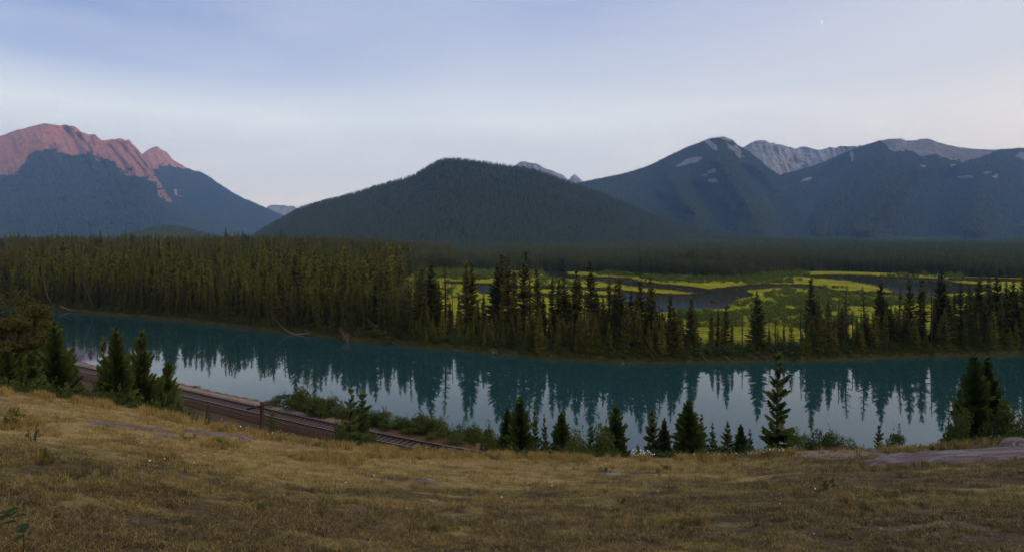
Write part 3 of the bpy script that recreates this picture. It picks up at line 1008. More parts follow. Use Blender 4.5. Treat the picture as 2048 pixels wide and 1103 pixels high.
HILL = [(440, 498), (495, 481), (510, 470), (535, 455), (560, 441), (600, 418), (650, 403), (700, 391), (750, 375), (800, 361), (825, 354), (840, 344), (860, 331), (880, 322), (900, 319), (925, 320), (960, 325), (1000, 331), (1050, 337),
        (1075, 343), (1100, 352), (1150, 370), (1200, 387), (1250, 408), (1300, 430), (1350, 448), (1400, 461), (1450, 469), (1500, 475), (1600, 485), (1750, 496), (1900, 506)]
SH = mountain('hill', HILL, 1350, 2500, pl([(400, 503), (900, 503), (1300, 512), (1900, 516)]), mat_R, 201, relief=55, rib=(30, 50, 0.2), jag=0.6, nr=90, du=4.0)

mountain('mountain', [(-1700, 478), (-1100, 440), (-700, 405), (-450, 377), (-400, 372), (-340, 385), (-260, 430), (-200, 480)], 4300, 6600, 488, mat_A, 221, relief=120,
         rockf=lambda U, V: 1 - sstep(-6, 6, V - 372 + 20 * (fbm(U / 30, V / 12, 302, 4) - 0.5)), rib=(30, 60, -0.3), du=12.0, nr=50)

# the range in the west, behind the camera, whose shadow has climbed all but the highest summits
lw = np.linspace(-1500, 9000, 110)
tw_ = np.linspace(-1, 1, 41)
Hw = pl([(-5000, 1500), (0, 1420), (1000, 1400), (2200, 1395), (3000, 1400), (4200, 1560), (5000, 1700), (8000, 1740), (13500, 1500)])(lw) + 50 * (fbm(lw / 900, lw * 0, 5, 4) - 0.5)
LW, TW = np.meshgrid(lw, tw_)
sdist = 6000 + 1700 * (TW + 1.0)
HW = Hw[None] * np.clip(1 - np.abs(TW), 0, 1) ** 1.1 - 5
HW = HW + 160 * (ridged(LW / 700, TW * 3, 8, 4) - 0.5) * (1 - np.abs(TW)) * (np.abs(TW) > 0.03)
HW = np.minimum(HW, Hw[None])
wme = mesh_np('mountain', np.stack([0.77 * sdist + 0.64 * LW, -0.64 * sdist + 0.77 * LW, HW], -1).reshape(-1, 3), grid_faces(*LW.shape), [mat_R], smooth=True,
              attrs={'rock': ('FLOAT_COLOR', np.stack([sstep(700, 1100, HW), HW * 0, HW * 0, HW * 0 + 1], -1).reshape(-1, 4))})
tag(link('mountain', wme), kind='structure')

# base plain so that nothing ends in the air
pv = np.array([(-30000, -30000, -3), (30000, -30000, -3), (30000, 40000, -3), (-30000, 40000, -3)], float)
pme = mesh_np('terrain', pv, np.array([[0, 1, 2, 3]]), [mat_R], attrs={'rock': ('FLOAT_COLOR', np.tile([0, 0, 0, 1.0], (4, 1)))})
tag(link('terrain', pme), kind='structure')


# ------------------------------------------------------------------ haze
def haze():
    V, Fc = boxm(-10500, 13600, -7600, 10600, -5, 1830)
    m = bpy.data.materials.new('valley_haze')
    m.use_nodes = True
    t = NT(m.node_tree)
    t.n.clear()
    out = t.add('ShaderNodeOutputMaterial')
    pvn = t.add('ShaderNodeVolumePrincipled', None, Color=(0.33, 0.58, 1.0, 1), Density=HAZE_D, Anisotropy=0.0)
    t.l.new(pvn.outputs[0], out.inputs['Volume'])
    m.cycles.homogeneous_volume = True
    tag(link('haze', mesh_np('haze', V, Fc, [m])), kind='stuff')


HAZE_D = 7.0e-5
haze()


# ------------------------------------------------------------------ forests that read as one mass
def simple_conifer(name, seed, mat, h=16.0, rad=2.4, layers=5, ns=6, bare=0.0):
    r = np.random.default_rng(seed)
    parts = []
    for i in range(layers):
        f = i / layers
        z0 = h * (bare + (1 - bare) * (0.06 + 0.94 * f)); z1 = h * (bare + (1 - bare) * min(1.0, 0.06 + 0.94 * (f + 1.9 / layers)))
        rr = rad * (1 - f) ** 0.85 * r.uniform(0.8, 1.15)
        a0 = r.uniform(0, 6.28)
        V = [(0.05 * r.normal(), 0.05 * r.normal(), z1)]
        for k in range(ns):
            a = a0 + 6.283 * k / ns
            q = rr * r.uniform(0.55, 1.2)
            V.append((q * math.cos(a), q * math.sin(a), z0 + r.uniform(-0.35, 0.35)))
        Fc = [(0, k + 1, (k + 1) % ns + 1) for k in range(ns)]
        parts.append((np.array(V, float), np.array(Fc), 0))
    tv, tf = tube([(0, 0, -1), (0, 0, h * (bare + 0.2))], [0.16, 0.10], 3, cap=False)
    parts.append((tv, tf, 1))
    V, Fc, mi = cat_mesh(parts)
    return bpy.data.objects.new(name, mesh_np(name, V, Fc, [mat, M['bark']], mi))


mount_protos = [simple_conifer('conifer', 410 + i, M['needle_mount'], rad=(2.2, 2.7, 1.9)[i], layers=5, ns=5) for i in range(3)]
hill_protos = [simple_conifer('conifer', 400 + i, M['needle_hill'], rad=(2.2, 2.7, 1.9)[i], layers=5, ns=5) for i in range(3)]


def put_forest(name, PS, label, protos, wid=1.0, bigger=1.0, cat='forest'):
    P = np.concatenate([p for p, h in PS]); h = np.concatenate([h for p, h in PS]) * bigger
    n = len(P)
    wd_ = h / 16.0 * wid * RNG.uniform(0.8, 1.25, n)
    S = np.stack([wd_, wd_, h / 16.0], 1)
    return scatter(name, P, S, RNG.uniform(0, 6.28, n), RNG.integers(0, len(protos), n), protos, label, cat)


put_forest('hill_forest', [surf_sample(SH, 62000, 1, 0.5, size=(7, 16)), surf_sample(SH, 3500, 2, 0.5, tmin=0.965, size=(10, 18))],
           'dark conifer forest covering the rounded hill in the middle of the valley', hill_protos, 1.0)
put_forest('mountain_forest', [surf_sample(S1, 85000, 3, size=(8, 18)), surf_sample(S2, 95000, 4, size=(8, 18))],
           'blue-green conifer forest on the slopes of the grey-topped mountains to the right', mount_protos, 1.35)
put_forest('mountain_forest', [surf_sample(SA, 80000, 5, size=(10, 20), ragged=1.5), surf_sample(SB, 40000, 6, size=(10, 20), ragged=1.2)],
           'blue-green conifer forest below the pink sunlit rock wall on the left', mount_protos, 1.6)

# the forest of the valley floor beyond meadows and river
vproto = [joined_proto('conifer', 420 + i, M['needle_valley'], 16.0, rad=(2.0, 1.7, 2.3, 1.5)[i], z0=(0.08, 0.3, 0.12, 0.42)[i], levels=17, per=6, tw=4, power=0.75, rag=0.3) for i in range(4)]


def valley_forest():
    r = np.random.default_rng(55)
    n = 60000
    u = r.uniform(795, 2700, n)
    y0 = np.maximum(meadow_far(u), 300.0) + 26 * (fbm((u - 1024) / F * meadow_far(u) / 30, meadow_far(u) / 30, 61, 3) - 0.5)
    Y = y0 * (3600 / y0) ** (r.uniform(0, 1, n) ** 1.15)
    front = r.random(n) < 0.16
    Y = np.where(front, y0 + r.uniform(0, 40, n), Y)
    X = (u - 1024) / F * Y
    Z = valley_z(u, Y)
    keep = ~((u > 830) & (u < 2200) & in_channel(u, HZ + F * EYE / Y))
    keep &= ~((Y > 900) & (vnoise(X / 90, Y / 90, 5) < 0.12))
    h = r.uniform(9, 18, n) * (0.75 + 0.5 * fbm(X / 60, Y / 60, 3, 3))
    h = np.where(Y < y0 + 14, h * 0.8, h)
    return np.stack([X, Y, Z - 0.3], 1)[keep], h[keep]


VP, VH = valley_forest()
ul_ = RNG.uniform(60, 800, 9000); yl_ = RNG.uniform(1400, 3600, 9000)
VP = np.concatenate([VP, np.stack([(ul_ - 1024) / F * yl_, yl_, valley_z(ul_, yl_) - 0.3], 1)])
VH = np.concatenate([VH, RNG.uniform(9, 17, 9000)])
nV = len(VP)
vw = VH / 16 * RNG.uniform(0.8, 1.3, nV)
scatter('valley_forest', VP, np.stack([vw, vw, VH / 16], 1), RNG.uniform(0, 6.28, nV), RNG.integers(0, 4, nV), vproto,
        'dark green spruce forest filling the valley floor beyond the bright meadow', 'forest')

# ------------------------------------------------------------------ far-bank spruces, one by one
bank = [
    make_proto('p', 1, M['needle_bank'], 16, rad=1.9, z0=0.08, levels=40, per=9, tw=6, bw=0.24, power=0.72, rag=0.4, gaps=0.22),
    make_proto('p', 2, M['needle_bank'], 16, rad=1.6, z0=0.12, levels=40, per=9, tw=6, bw=0.24, power=0.55, club=0.45, rag=0.45, gaps=0.25),
    make_proto('p', 3, M['needle_bank'], 16, rad=2.5, z0=0.04, levels=36, per=10, tw=7, bw=0.24, power=0.8, rag=0.35, gaps=0.15),
    make_proto('p', 4, M['needle_bank'], 16, rad=1.15, z0=0.24, levels=30, per=5, tw=3, power=0.5, rag=0.5, gaps=0.35),
    make_proto('p', 5, M['needle_bank'], 16, rad=2.1, z0=0.12, levels=40, per=9, tw=6, bw=0.24, power=0.6, club=0.35, rag=0.4, gaps=0.2),
    make_proto('p', 6, M['needle_bank'], 16, rad=1.4, z0=0.06, levels=40, per=9, tw=6, bw=0.24, power=0.65, rag=0.35, gaps=0.18),
    make_proto('p', 7, M['needle_bank'], 16, rad=0.8, z0=0.35, levels=26, per=4, tw=2, power=0.45, rag=0.6, gaps=0.5),
]


def put_tree(pr, x, y, z, h, r, label, group=None, rz=None, name='spruce_tree', cat='tree', tilt=None, order=('trunk', 'crown')):
    e = bpy.data.objects.new(name, None)
    COL.objects.link(e)
    e.empty_display_size = 0.5
    e.location = (float(x), float(y), float(z))
    e.rotation_euler = (0 if tilt is None else tilt[0], 0 if tilt is None else tilt[1], random.uniform(0, 6.28) if rz is None else rz)
    sx = float(r / pr['rad']); sz_ = float(h / pr['h'])
    e.scale = (sx, sx, sz_)
    tag(e, label, cat, group)
    for k in order:
        if k in pr:
            link(k, pr[k], e)
    return e


def bank_tree(u, vt, dep, kind, label=None, group=None, ratio=None):
    dep = dep + 7.0 * float(1 - sstep(1180, 1290, u)) * (dep > 3)
    Y = float(shore_Y(u)) + dep
    X = (u - 1024) / F * Y
    z = float(valley_z(u, Y)) - 0.15
    top = EYE - (vt - HZ) / F * Y
    h = top - z
    r = bank[kind]['rad'] / 16 * h * random.uniform(1.1, 1.4) if ratio is None else ratio * h
    return put_tree(bank[kind], X, Y, z, h, r, label, group)


G_MEADOW = 'spruces standing along the far bank before the meadow'
G_RIGHT = 'spruces crowded on the far bank at the right'
T = [  # u, top row, depth behind the shore, kind, own label
    (839, 541, 7, 5, None), (864, 520, 5, 2, 'broad tall spruce left of the slender one at the near end of the green meadow'), (876, 560, 9, 0, None), (890, 519, 7, 3, 'slender tall spruce rising before the left end of the green meadow'),
    (905, 590, 8, 6, None), (933, 522, 5, 1, 'dense club-topped spruce just left of the small meadow pond'), (943, 524, 8, 4, None), (917, 583, 12, 5, None), (968, 585, 9, 5, 'short spruce standing alone in front of the small meadow pond'),
    (955, 600, 7, 2, None), (991, 529, 6, 4, 'ragged spruce just right of the small meadow pond'), (1004, 511, 8, 1, 'left one of the tall pair beside the tallest far-bank spruce'), (1016, 507, 5, 0, 'right one of the tall pair beside the tallest far-bank spruce'),
    (1027, 526, 9, 5, None), (1047, 502, 6, 1, 'tallest slender spruce on the far bank, its tip against the dark forest'), (1059, 533, 9, 3, None), (1077, 537, 7, 1, 'slender spruce with bare gaps just right of the tallest far-bank spruce'),
    (1087, 587, 8, 0, None), (1106, 554, 6, 5, None), (1117, 556, 9, 0, None), (1129, 552, 6, 4, None), (1138, 590, 5, 2, None), (1149, 541, 7, 1, None), (1157, 552, 10, 5, None),
    (1169, 580, 4, 6, None), (1183, 523, 6, 1, 'tall club-topped spruce before the dark channel between meadow tongues'), (1193, 575, 9, 0, None), (1205, 590, 5, 2, None), (1219, 554, 8, 5, None), (1228, 569, 5, 1, None), (1241, 556, 7, 4, None),
    (1252, 600, 5, 2, None), (1261, 579, 9, 0, None), (1271, 585, 4, 5, None), (1281, 560, 6, 4, None), (1297, 576, 9, 5, None), (1306, 553, 6, 1, 'tallest spruce at the left shore of the wide dark channel'), (1319, 597, 5, 3, None),
    (1330, 620, 6, 6, None), (1342, 583, 5, 5, 'narrow spruce cut against the wide dark channel, second from the lone round-topped one'), (1366, 625, 8, 6, 'dead bare spruce pole before the green meadow edge'), (1381, 594, 6, 4, 'lone spruce with a bulging yellowish top before the wide dark channel'),
    (1423, 622, 14, 0, 'small spruce at the left of three young ones on the bank before the meadow'), (1435, 617, 9, 5, 'slim spruce in the middle of three young ones before the meadow'), (1452, 602, 7, 0, 'taller right-hand spruce of three young ones before the meadow'), (1463, 640, 6, 5, None),
    (1484, 632, 10, 6, 'leafless grey snag standing in the low willows'), (1513, 579, 5, 2, 'well-formed spruce standing apart against the bright meadow'), (1538, 640, 9, 6, 'thin dead spruce right of the well-formed solitary spruce'), (1551, 636, 12, 3, None),
    (1568, 648, 8, 5, None), (1602, 610, 9, 6, 'thin half-bare spruce left of the tall spruce with a flagged top'), (1612, 600, 11, 3, None), (1625, 556, 7, 4, 'tall spruce with a flagged spindly top before the yellow meadow'), (1637, 600, 5, 0, None), (1656, 596, 6, 5, None),
    (1677, 600, 8, 6, None), (1683, 612, 5, 5, None), (1692, 569, 8, 3, 'spindly spruce with sparse branches before the yellow meadow'), (1705, 620, 10, 6, None), (1727, 571, 6, 3, 'thin spiky spruce standing alone left of the broad one at the lagoon'), (1763, 556, 6, 2, 'broad dark spruce at the left end of the pale lagoon'),
    (1745, 640, 5, 5, None), (1782, 610, 6, 0, None), (1800, 571, 8, 3, 'slender spruce before the pale lagoon, left of the forked-looking pair'), (1819, 558, 6, 0, 'left tree of the pair of spruces before the bright patch of the lagoon'),
    (1840, 560, 7, 1, 'middle club-topped spruce before the bright patch of the lagoon'), (1849, 566, 9, 3, None), (1863, 577, 5, 6, None), (1870, 600, 6, 5, None), (1879, 548, 7, 0, 'tall left tree of the twin spruces right of the pale lagoon'), (1889, 542, 6, 1, 'tall right tree of the twin spruces right of the pale lagoon'),
    (1896, 590, 4, 2, None), (1909, 581, 6, 5, None), (1923, 563, 8, 5, None), (1932, 600, 4, 0, None), (1940, 567, 6, 0, None), (1961, 552, 8, 2, None), (1951, 600, 4, 5, None), (1969, 590, 4, 0, None), (1977, 552, 10, 5, None), (1992, 547, 6, 2, None),
    (2000, 590, 4, 5, None), (2011, 560, 8, 5, None), (2025, 556, 6, 0, None), (2036, 575, 4, 2, None), (2045, 546, 8, 5, None), (2060, 560, 5, 0, None), (2075, 550, 9, 2, None), (2095, 556, 6, 5, None),
]
LM = [(820, 'the dense left forest'), (864, 'the broad spruce at the meadow end'), (1047, 'the tallest slender far-bank spruce'), (1183, 'the dark-channel club-topped spruce'),
      (1306, 'the tallest spruce at the wide channel'), (1381, 'the lone bulging-topped spruce'), (1513, 'the well-formed solitary spruce'), (1625, 'the flagged-topped spruce'),
      (1763, 'the broad spruce at the lagoon'), (1889, 'the tall far-bank twin spruces')]
ORD = ['first', 'second', 'third', 'fourth', 'fifth', 'sixth', 'seventh', 'eighth', 'ninth', 'tenth', 'eleventh', 'twelfth', 'thirteenth', 'fourteenth', 'fifteenth', 'sixteenth', 'seventeenth', 'eighteenth', 'nineteenth', 'twentieth']
LOOK = {0: 'ragged spruce', 1: 'club-topped spruce', 2: 'broad spruce', 3: 'sparse spruce', 4: 'bulging spruce', 5: 'narrow spruce', 6: 'bare snag'}
n_ind = 0
T.sort()
for (u, vt, dep, k, lab) in T:
    if lab:
        bank_tree(u, vt, dep, k, lab)
    else:
        l0, nm = [q for q in LM if q[0] < u][-1]
        c = sum(1 for t in T if l0 < t[0] <= u)
        bank_tree(u, vt, dep, k, '%s, %s tall tree right of %s' % (LOOK[k], ORD[c - 1], nm), G_MEADOW if u < 1700 else G_RIGHT)
    n_ind += 1

# low spruces and half-grown ones filling the belt under the tall ones
rb = random.Random(5)
for i in range(46):
    u = rb.uniform(835, 1350) if i < 27 else rb.uniform(1590, 2080)
    vt = rb.uniform(600, 655)
    bank_tree(u, vt, rb.uniform(2, 11), rb.choice([0, 2, 5, 2]), 'half-grown spruce under the tall trees on the far bank', 'half-grown spruces on the far bank')
    n_ind += 1

# the unbroken forest on the left half of the far bank: its front rows one by one, the rest as one mass
rl = np.random.default_rng(91)
cand = []
gx = []
while len(cand) < 5200:
    u = rl.uniform(-260, 850); dep = rl.uniform(1.5, 130) ** 1.0
    Y = float(shore_Y(u)) + dep
    X = (u - 1024) / F * Y
    cand.append((u, dep, X, Y))
cand.sort(key=lambda c: c[1])
grid = {}
left_trees = []
for u, dep, X, Y in cand:
    gs_ = 2.5 if dep < 9 else 4.0
    k = (int(X // gs_), int(Y // gs_), gs_)
    if k in grid:
        continue
    grid[k] = 1
    if u > 800 and dep > 40:
        continue
    left_trees.append((u, dep, X, Y))
front = [t for t in left_trees if t[1] < 9.5 and -10 < t[0] < 850]
front = front[:128]
fs = set(front)
yel = [(310, 560), (350, 570), (395, 640), (430, 590), (500, 560), (585, 505), (640, 560), (690, 575)]
for (u, dep, X, Y) in front:
    z = float(valley_z(u, Y)) - 0.15
    h = (6.0 + 0.75 * dep) * rl.uniform(0.75, 1.3)
    if rl.random() < 0.12:
        h *= 0.55
    k = int(rl.choice([0, 5, 2, 0, 5, 4, 3]))
    if u < 320:
        lab, g = 'spruce in the dim front row of the far-bank forest at the left', 'front row of the far-bank forest, left stretch'
    elif u < 560:
        lab, g = 'olive-tinged spruce in the front row of the far-bank forest before the curved fallen trunk', 'front row of the far-bank forest, middle stretch'
    else:
        lab, g = 'spruce in the front forest row between the curved fallen trunk and the meadow', 'front row of the far-bank forest, right stretch'
    put_tree(bank[k], X, Y, z, h, bank[k]['rad'] / 16 * h * rl.uniform(0.9, 1.25), lab, g)
    n_ind += 1

belt_fill = []
fproto = [joined_proto('spruce', 440 + i, M['needle_forest'], 16.0, rad=(2.2, 1.8, 2.7, 2.0)[i], z0=(0.1, 0.2, 0.08, 0.3)[i], levels=28, per=8, tw=5, bw=0.26, power=(0.7, 0.6, 0.8, 0.6)[i], rag=0.35) for i in range(4)]
rest = [t for t in left_trees if t not in fs]
for i in range(420):
    u = rl.uniform(830, 2120)
    if 1395 < u < 1600 and rl.random() < 0.85:
        continue
    d_ = rl.uniform(1.5, 13)
    Y = float(shore_Y(u)) + d_
    belt_fill.append((u, Y, EYE - (rl.uniform(612, 672) - HZ) / F * Y))
# further back, out to the foot of the hills
n = 9000
ub = rl.uniform(-420, 900, n)
Yb_ = shore_Y(ub) + 110 + (rl.uniform(0, 1, n) ** 1.3) * 900
keepb = Yb_ > 0
keepb &= ~((ub > 800) & (Yb_ < meadow_far(ub)))
ub, Yb_ = ub[keepb], Yb_[keepb]
RU = np.concatenate([[t[0] for t in rest], ub]); RY = np.concatenate([[t[3] for t in rest], Yb_])
RX = (RU - 1024) / F * RY
RZ = valley_z(RU, RY) - 0.2
RH = RNG.uniform(8.5, 19.5, len(RU)) * (0.8 + 0.4 * fbm(RX / 25, RY / 25, 12, 3))
bf = np.array(belt_fill)
bz = valley_z(bf[:, 0], bf[:, 1]) - 0.2
RU = np.concatenate([RU, bf[:, 0]]); RY = np.concatenate([RY, bf[:, 1]]); RX = (RU - 1024) / F * RY
RZ = np.concatenate([RZ, bz]); RH = np.concatenate([RH, np.clip(bf[:, 2] - bz, 2, 12)])
RH[:len(rest)] = np.minimum(RH[:len(rest)], (6.5 + 0.62 * np.array([t[1] for t in rest])) * RNG.uniform(0.8, 1.25, len(rest)))
RH = RH * np.where(RNG.random(len(RU)) < 0.05, 1.28, 1.0)
rw = RH / 16 * RNG.uniform(0.7, 1.35, len(RU))
scatter('spruce_forest', np.stack([RX, RY, RZ], 1), np.stack([rw, rw, RH / 16], 1), RNG.uniform(0, 6.28, len(RU)), np.where(np.arange(len(RU)) >= len(RU) - len(bf), RNG.choice([0, 2], len(RU)), RNG.integers(0, 4, len(RU))), fproto,
        'deep olive-green spruce forest behind the front row on the left far bank', 'forest')

# ------------------------------------------------------------------ willows, undergrowth and sedge of the valley
wil = [joined_bush('willow', 460 + i, M['willow_leaf'], h=2.0, rad=1.5, lobes=9, leaves=260, size=0.19, stems=3) for i in range(3)]
und = [joined_bush('shrub', 470 + i, M['under_leaf'], h=2.0, rad=1.4, lobes=9, leaves=300, size=0.17, stems=3) for i in range(3)]


def px_points(ells, seed, yfun=None):
    r = np.random.default_rng(seed)
    us, vs_ = [], []
    for (cu, cv, ru, rv, n) in ells:
        a = r.uniform(0, 6.28, n); q = np.sqrt(r.uniform(0, 1, n))
        us.append(cu + ru * q * np.cos(a)); vs_.append(cv + rv * q * np.sin(a))
    u = np.concatenate(us); v = np.concatenate(vs_)
    k = ~in_channel(u, v)
    return u[k], v[k]


wu, wv = px_points([(1600, 590, 70, 16, 120), (1560, 608, 45, 8, 26), (1650, 612, 60, 12, 60), (1480, 640, 70, 14, 50), (1620, 640, 90, 18, 110), (1750, 606, 70, 6, 110), (1860, 602, 90, 6, 110),
                    (1480, 555, 80, 6, 160), (1560, 550, 60, 5, 130), (1380, 556, 100, 5, 200), (1250, 549, 60, 4, 90), (900, 545, 60, 9, 190), (960, 548, 60, 6, 110), (930, 556, 60, 4, 60), (1075, 552, 50, 8, 60), (850, 570, 25, 18, 90),
                    (1000, 556, 60, 3, 40), (1420, 640, 40, 16, 40), (1500, 608, 30, 8, 18), (1660, 575, 60, 2, 14), (1530, 566, 60, 3, 20), (1700, 590, 50, 6, 20), (1100, 568, 90, 3, 10), (2000, 600, 80, 8, 80), (1540, 625, 60, 8, 60), (1150, 570, 110, 10, 50), (1750, 553, 200, 2, 50), (1450, 562, 160, 4, 60), (900, 585, 50, 12, 40), (1400, 632, 60, 10, 40), (1700, 600, 150, 12, 60)], 71)
WY = F * (EYE - 0.5) / (wv - HZ)
WX = (wu - 1024) / F * WY
WZ = valley_z(wu, WY) - 0.1
nW = len(WY)
wsc = RNG.uniform(0.45, 1.15, nW) * np.where(WY > 340, 1.5, 1.0)
scatter('willow_thicket', np.stack([WX, WY, WZ], 1), np.stack([wsc * 1.15, wsc * 1.15, wsc * RNG.uniform(0.6, 1.0, nW)], 1), RNG.uniform(0, 6.28, nW), RNG.integers(0, 3, nW), wil,
        'low green willow thickets growing in clumps over the wet meadow', 'willows')
r = np.random.default_rng(73)
nU = 1500
uU = np.concatenate([r.uniform(-50, 2200, nU), r.uniform(830, 1600, 420)])
dU = np.concatenate([r.uniform(0.8, 7, nU), r.uniform(6, 15, 420)])
YU = shore_Y(uU) + dU
sU = r.uniform(0.35, 1.0, len(uU)) * np.where(dU < 2.2, 0.55, 1.0)
keepu = ~((uU > 1390) & (uU < 1600) & (dU > 6))
uU, dU, YU, sU = uU[keepu], dU[keepu], YU[keepu], sU[keepu]
scatter('undergrowth', np.stack([(uU - 1024) / F * YU, YU, valley_z(uU, YU) - 0.15], 1), np.stack([sU * 1.2, sU * 1.2, sU], 1), r.uniform(0, 6.28, len(uU)), r.integers(0, 3, len(uU)), und,
        'dark low undergrowth along the waterline of the far bank', 'undergrowth')


# ------------------------------------------------------------------ fallen and leaning trees of the far bank
def far_pt(u, v, off=0.0):
    """a point standing above the shoreline of the far bank (off metres behind it)"""
    Y = float(shore_Y(u)) + off
    return ((u - 1024) / F * Y, Y, EYE - (v - HZ) / F * Y)


def snag(name, pix, off, r0, r1, label, cat, branches=10, blen=1.0, roots=0, rootpos=0, seed=1, mat='deadwood'):
    rr = np.random.default_rng(seed)
    pts = [far_pt(u, v, off + (o if len(p) > 2 else 0)) for p in pix for (u, v, o) in [(p[0], p[1], p[2] if len(p) > 2 else 0)]]
    P = np.array(pts)
    # resample smoothly
    tt = np.linspace(0, len(P) - 1, 12)
    Q = np.stack([np.interp(tt, np.arange(len(P)), P[:, k]) for k in range(3)], 1)
    Q[1:-1] = (Q[:-2] + Q[1:-1] * 2 + Q[2:]) / 4
    org = Q[0].copy()
    V, Fc = tube(Q - org, np.linspace(r0, r1, 12), 7)
    o = link(name, mesh_np(name, V, Fc, [M[mat]], smooth=True), None, tuple(org))
    tag(o, label, cat)
    if branches:
        parts = []
        for i in range(branches):
            b = Q[rr.integers(3, 12)] - org
            d = rr.normal(size=3); d[2] = abs(d[2]) * 0.4; d /= np.linalg.norm(d)
            L = blen * rr.uniform(0.4, 1.0)
            mid_ = b + d * L * 0.5 + np.array([0, 0, -0.06 * L])
            parts.append((*tube([b, mid_, b + d * L], [0.03, 0.02, 0.008], 4), 0))
        bV, bF, _ = cat_mesh(parts)
        link('branches', mesh_np('branches', bV, bF, [M[mat]]), o)
    if roots:
        parts = []
        b = Q[rootpos] - org
        for i in range(roots):
            d = rr.normal(size=3); d[2] = d[2] * 0.8 + 0.2; d /= np.linalg.norm(d)
            L = rr.uniform(0.5, 1.5)
            m1 = b + d * L * 0.5 + rr.normal(size=3) * 0.12
            e = m1 + (d + rr.normal(size=3) * 0.5) * L * 0.5
            parts.append((*tube([b, m1, e], [0.07, 0.045, 0.012], 4), 0))
        rV, rF, _ = cat_mesh(parts)
        link('roots', mesh_np('roots', rV, rF, [M[mat]]), o)
    return o


snag('fallen_tree', [(616, 667), (590, 669), (573, 661), (560, 649), (548, 634)], -0.6, 0.17, 0.025, 'pale bare fallen trunk curving up from its roots on the far waterline', 'fallen tree', 12, 1.2, 26, 0, 21)
snag('root_wad', [(698, 682), (692, 674), (684, 664), (680, 655)], -0.8, 0.14, 0.03, 'pale tangled root ball lying in the far shallows', 'root ball', 26, 1.5, 60, 3, 22)
snag('driftwood_log', [(812, 690), (795, 689), (778, 684), (764, 678)], -0.2, 0.13, 0.08, 'brown drift log on the far bank under a leaning young spruce', 'log', 6, 0.7, 0, 0, 23, 'bark')
snag('leaning_trunk', [(112, 618), (103, 608), (95, 592), (88, 566), (84, 540)], 0.6, 0.12, 0.03, 'bare curved leaning trunk at the far left bend of the river', 'dead tree', 8, 0.9, 0, 0, 24, 'deadwood')
snag('leaning_trunk', [(189, 620), (180, 598), (172, 577), (164, 556)], 0.8, 0.18, 0.06, 'straight brown dead trunk leaning left over the far bank', 'dead tree', 12, 0.9, 0, 0, 25, 'bark')
snag('driftwood_log', [(121, 612), (131, 616), (142, 621), (150, 620)], -0.3, 0.20, 0.10, 'short thick pale log on the far bank beside the curved leaning trunk', 'log', 3, 0.6, 0, 0, 26)
snag('driftwood_log', [(256, 637), (262, 639), (269, 643)], -0.5, 0.10, 0.06, 'thin drift log slanting into the water left of the dark drift pole', 'log', 0, 0.6, 0, 0, 27)
snag('driftwood_log', [(294, 641), (300, 642), (307, 644)], -0.8, 0.08, 0.05, 'small pale drift pole floating at the far waterline', 'log', 0, 0.6, 0, 0, 28)
snag('leaning_trunk', [(345, 641), (340, 630), (334, 618), (329, 600)], 0.4, 0.11, 0.04, 'leaning dead sapling trunk below the olive-tinged spruces', 'dead tree', 8, 0.6, 0, 0, 29, 'bark')
snag('driftwood_stump', [(990, 706), (985, 703), (982, 699)], -0.5, 0.16, 0.06, 'small pale stump with roots at the far waterline', 'stump', 4, 0.6, 14, 1, 30)
snag('driftwood_stump', [(1249, 735), (1247, 729), (1245, 722)], -2.2, 0.12, 0.04, 'twiggy brown snag standing in the water off the far bank', 'snag', 14, 0.8, 8, 0, 31)
snag('driftwood_log', [(1416, 723), (1410, 717), (1403, 709)], 0.2, 0.12, 0.04, 'thin pale trunk slanting down to the water before the meadow gap', 'log', 6, 0.5, 0, 0, 32)
snag('driftwood_log', [(1461, 721), (1456, 716), (1450, 711)], 0.2, 0.10, 0.04, 'short thin log slanting to the water right of the pale slanting trunk', 'log', 4, 0.5, 0, 0, 33)
snag('leaning_trunk', [(1325, 722), (1312, 708), (1296, 686), (1284, 664)], 1.0, 0.15, 0.05, 'leaning dead trunk crossing between the spruces left of the meadow gap', 'dead tree', 9, 0.8, 0, 0, 34, 'bark')
snag('leaning_trunk', [(1312, 721), (1302, 707), (1290, 698)], 0.4, 0.13, 0.04, 'short leaning trunk beneath the longer dead trunk left of the meadow gap', 'dead tree', 9, 0.8, 6, 0, 35, 'bark')
# the young spruce that leans out over the drift log
tp = far_pt(783, 690, 0.3)
put_tree(make_proto('p', 12, M['needle_yellow'], 8, rad=1.3, z0=0.1, levels=20, per=6, tw=4, rag=0.4), tp[0], tp[1], 0.5, 8.2, 1.0, 'yellowish young spruce leaning far over the brown drift log', tilt=(0.12, math.radians(-46)), rz=0.0)

# ------------------------------------------------------------------ near bank and bluff trees
near = [
    make_proto('p', 31, M['needle_near'], 9, rad=2.2, z0=0.03, levels=38, per=11, tw=9, power=0.82, rag=0.3, gaps=0.10, up=0.35),
    make_proto('p', 32, M['needle_near'], 9, rad=2.4, z0=0.03, levels=33, per=10, tw=9, power=0.78, rag=0.38, gaps=0.14, up=0.4),
    make_proto('p', 33, M['needle_near'], 9, rad=1.7, z0=0.05, levels=24, per=7, tw=8, power=0.8, rag=0.42, gaps=0.2, up=0.3),
    make_proto('p', 34, M['needle_yellow'], 9, rad=1.9, z0=0.04, levels=24, per=7, tw=8, power=0.85, rag=0.35, gaps=0.2, up=0.3),
    make_proto('p', 35, M['needle_near'], 9, rad=1.4, z0=0.04, levels=22, per=8, tw=8, power=0.62, rag=0.5, gaps=0.2, up=0.45),
]


def near_tree(u, vt, Y, hw, k, label, group=None):
    X = (u - 1024) / F * Y
    z = float(near_z(X, Y)) - 0.1
    top = EYE - (vt - HZ) / F * Y
    return put_tree(near[k], X, Y, z, top - z, (1.12 if u < 350 else 0.92) * hw * Y / F, label, group)


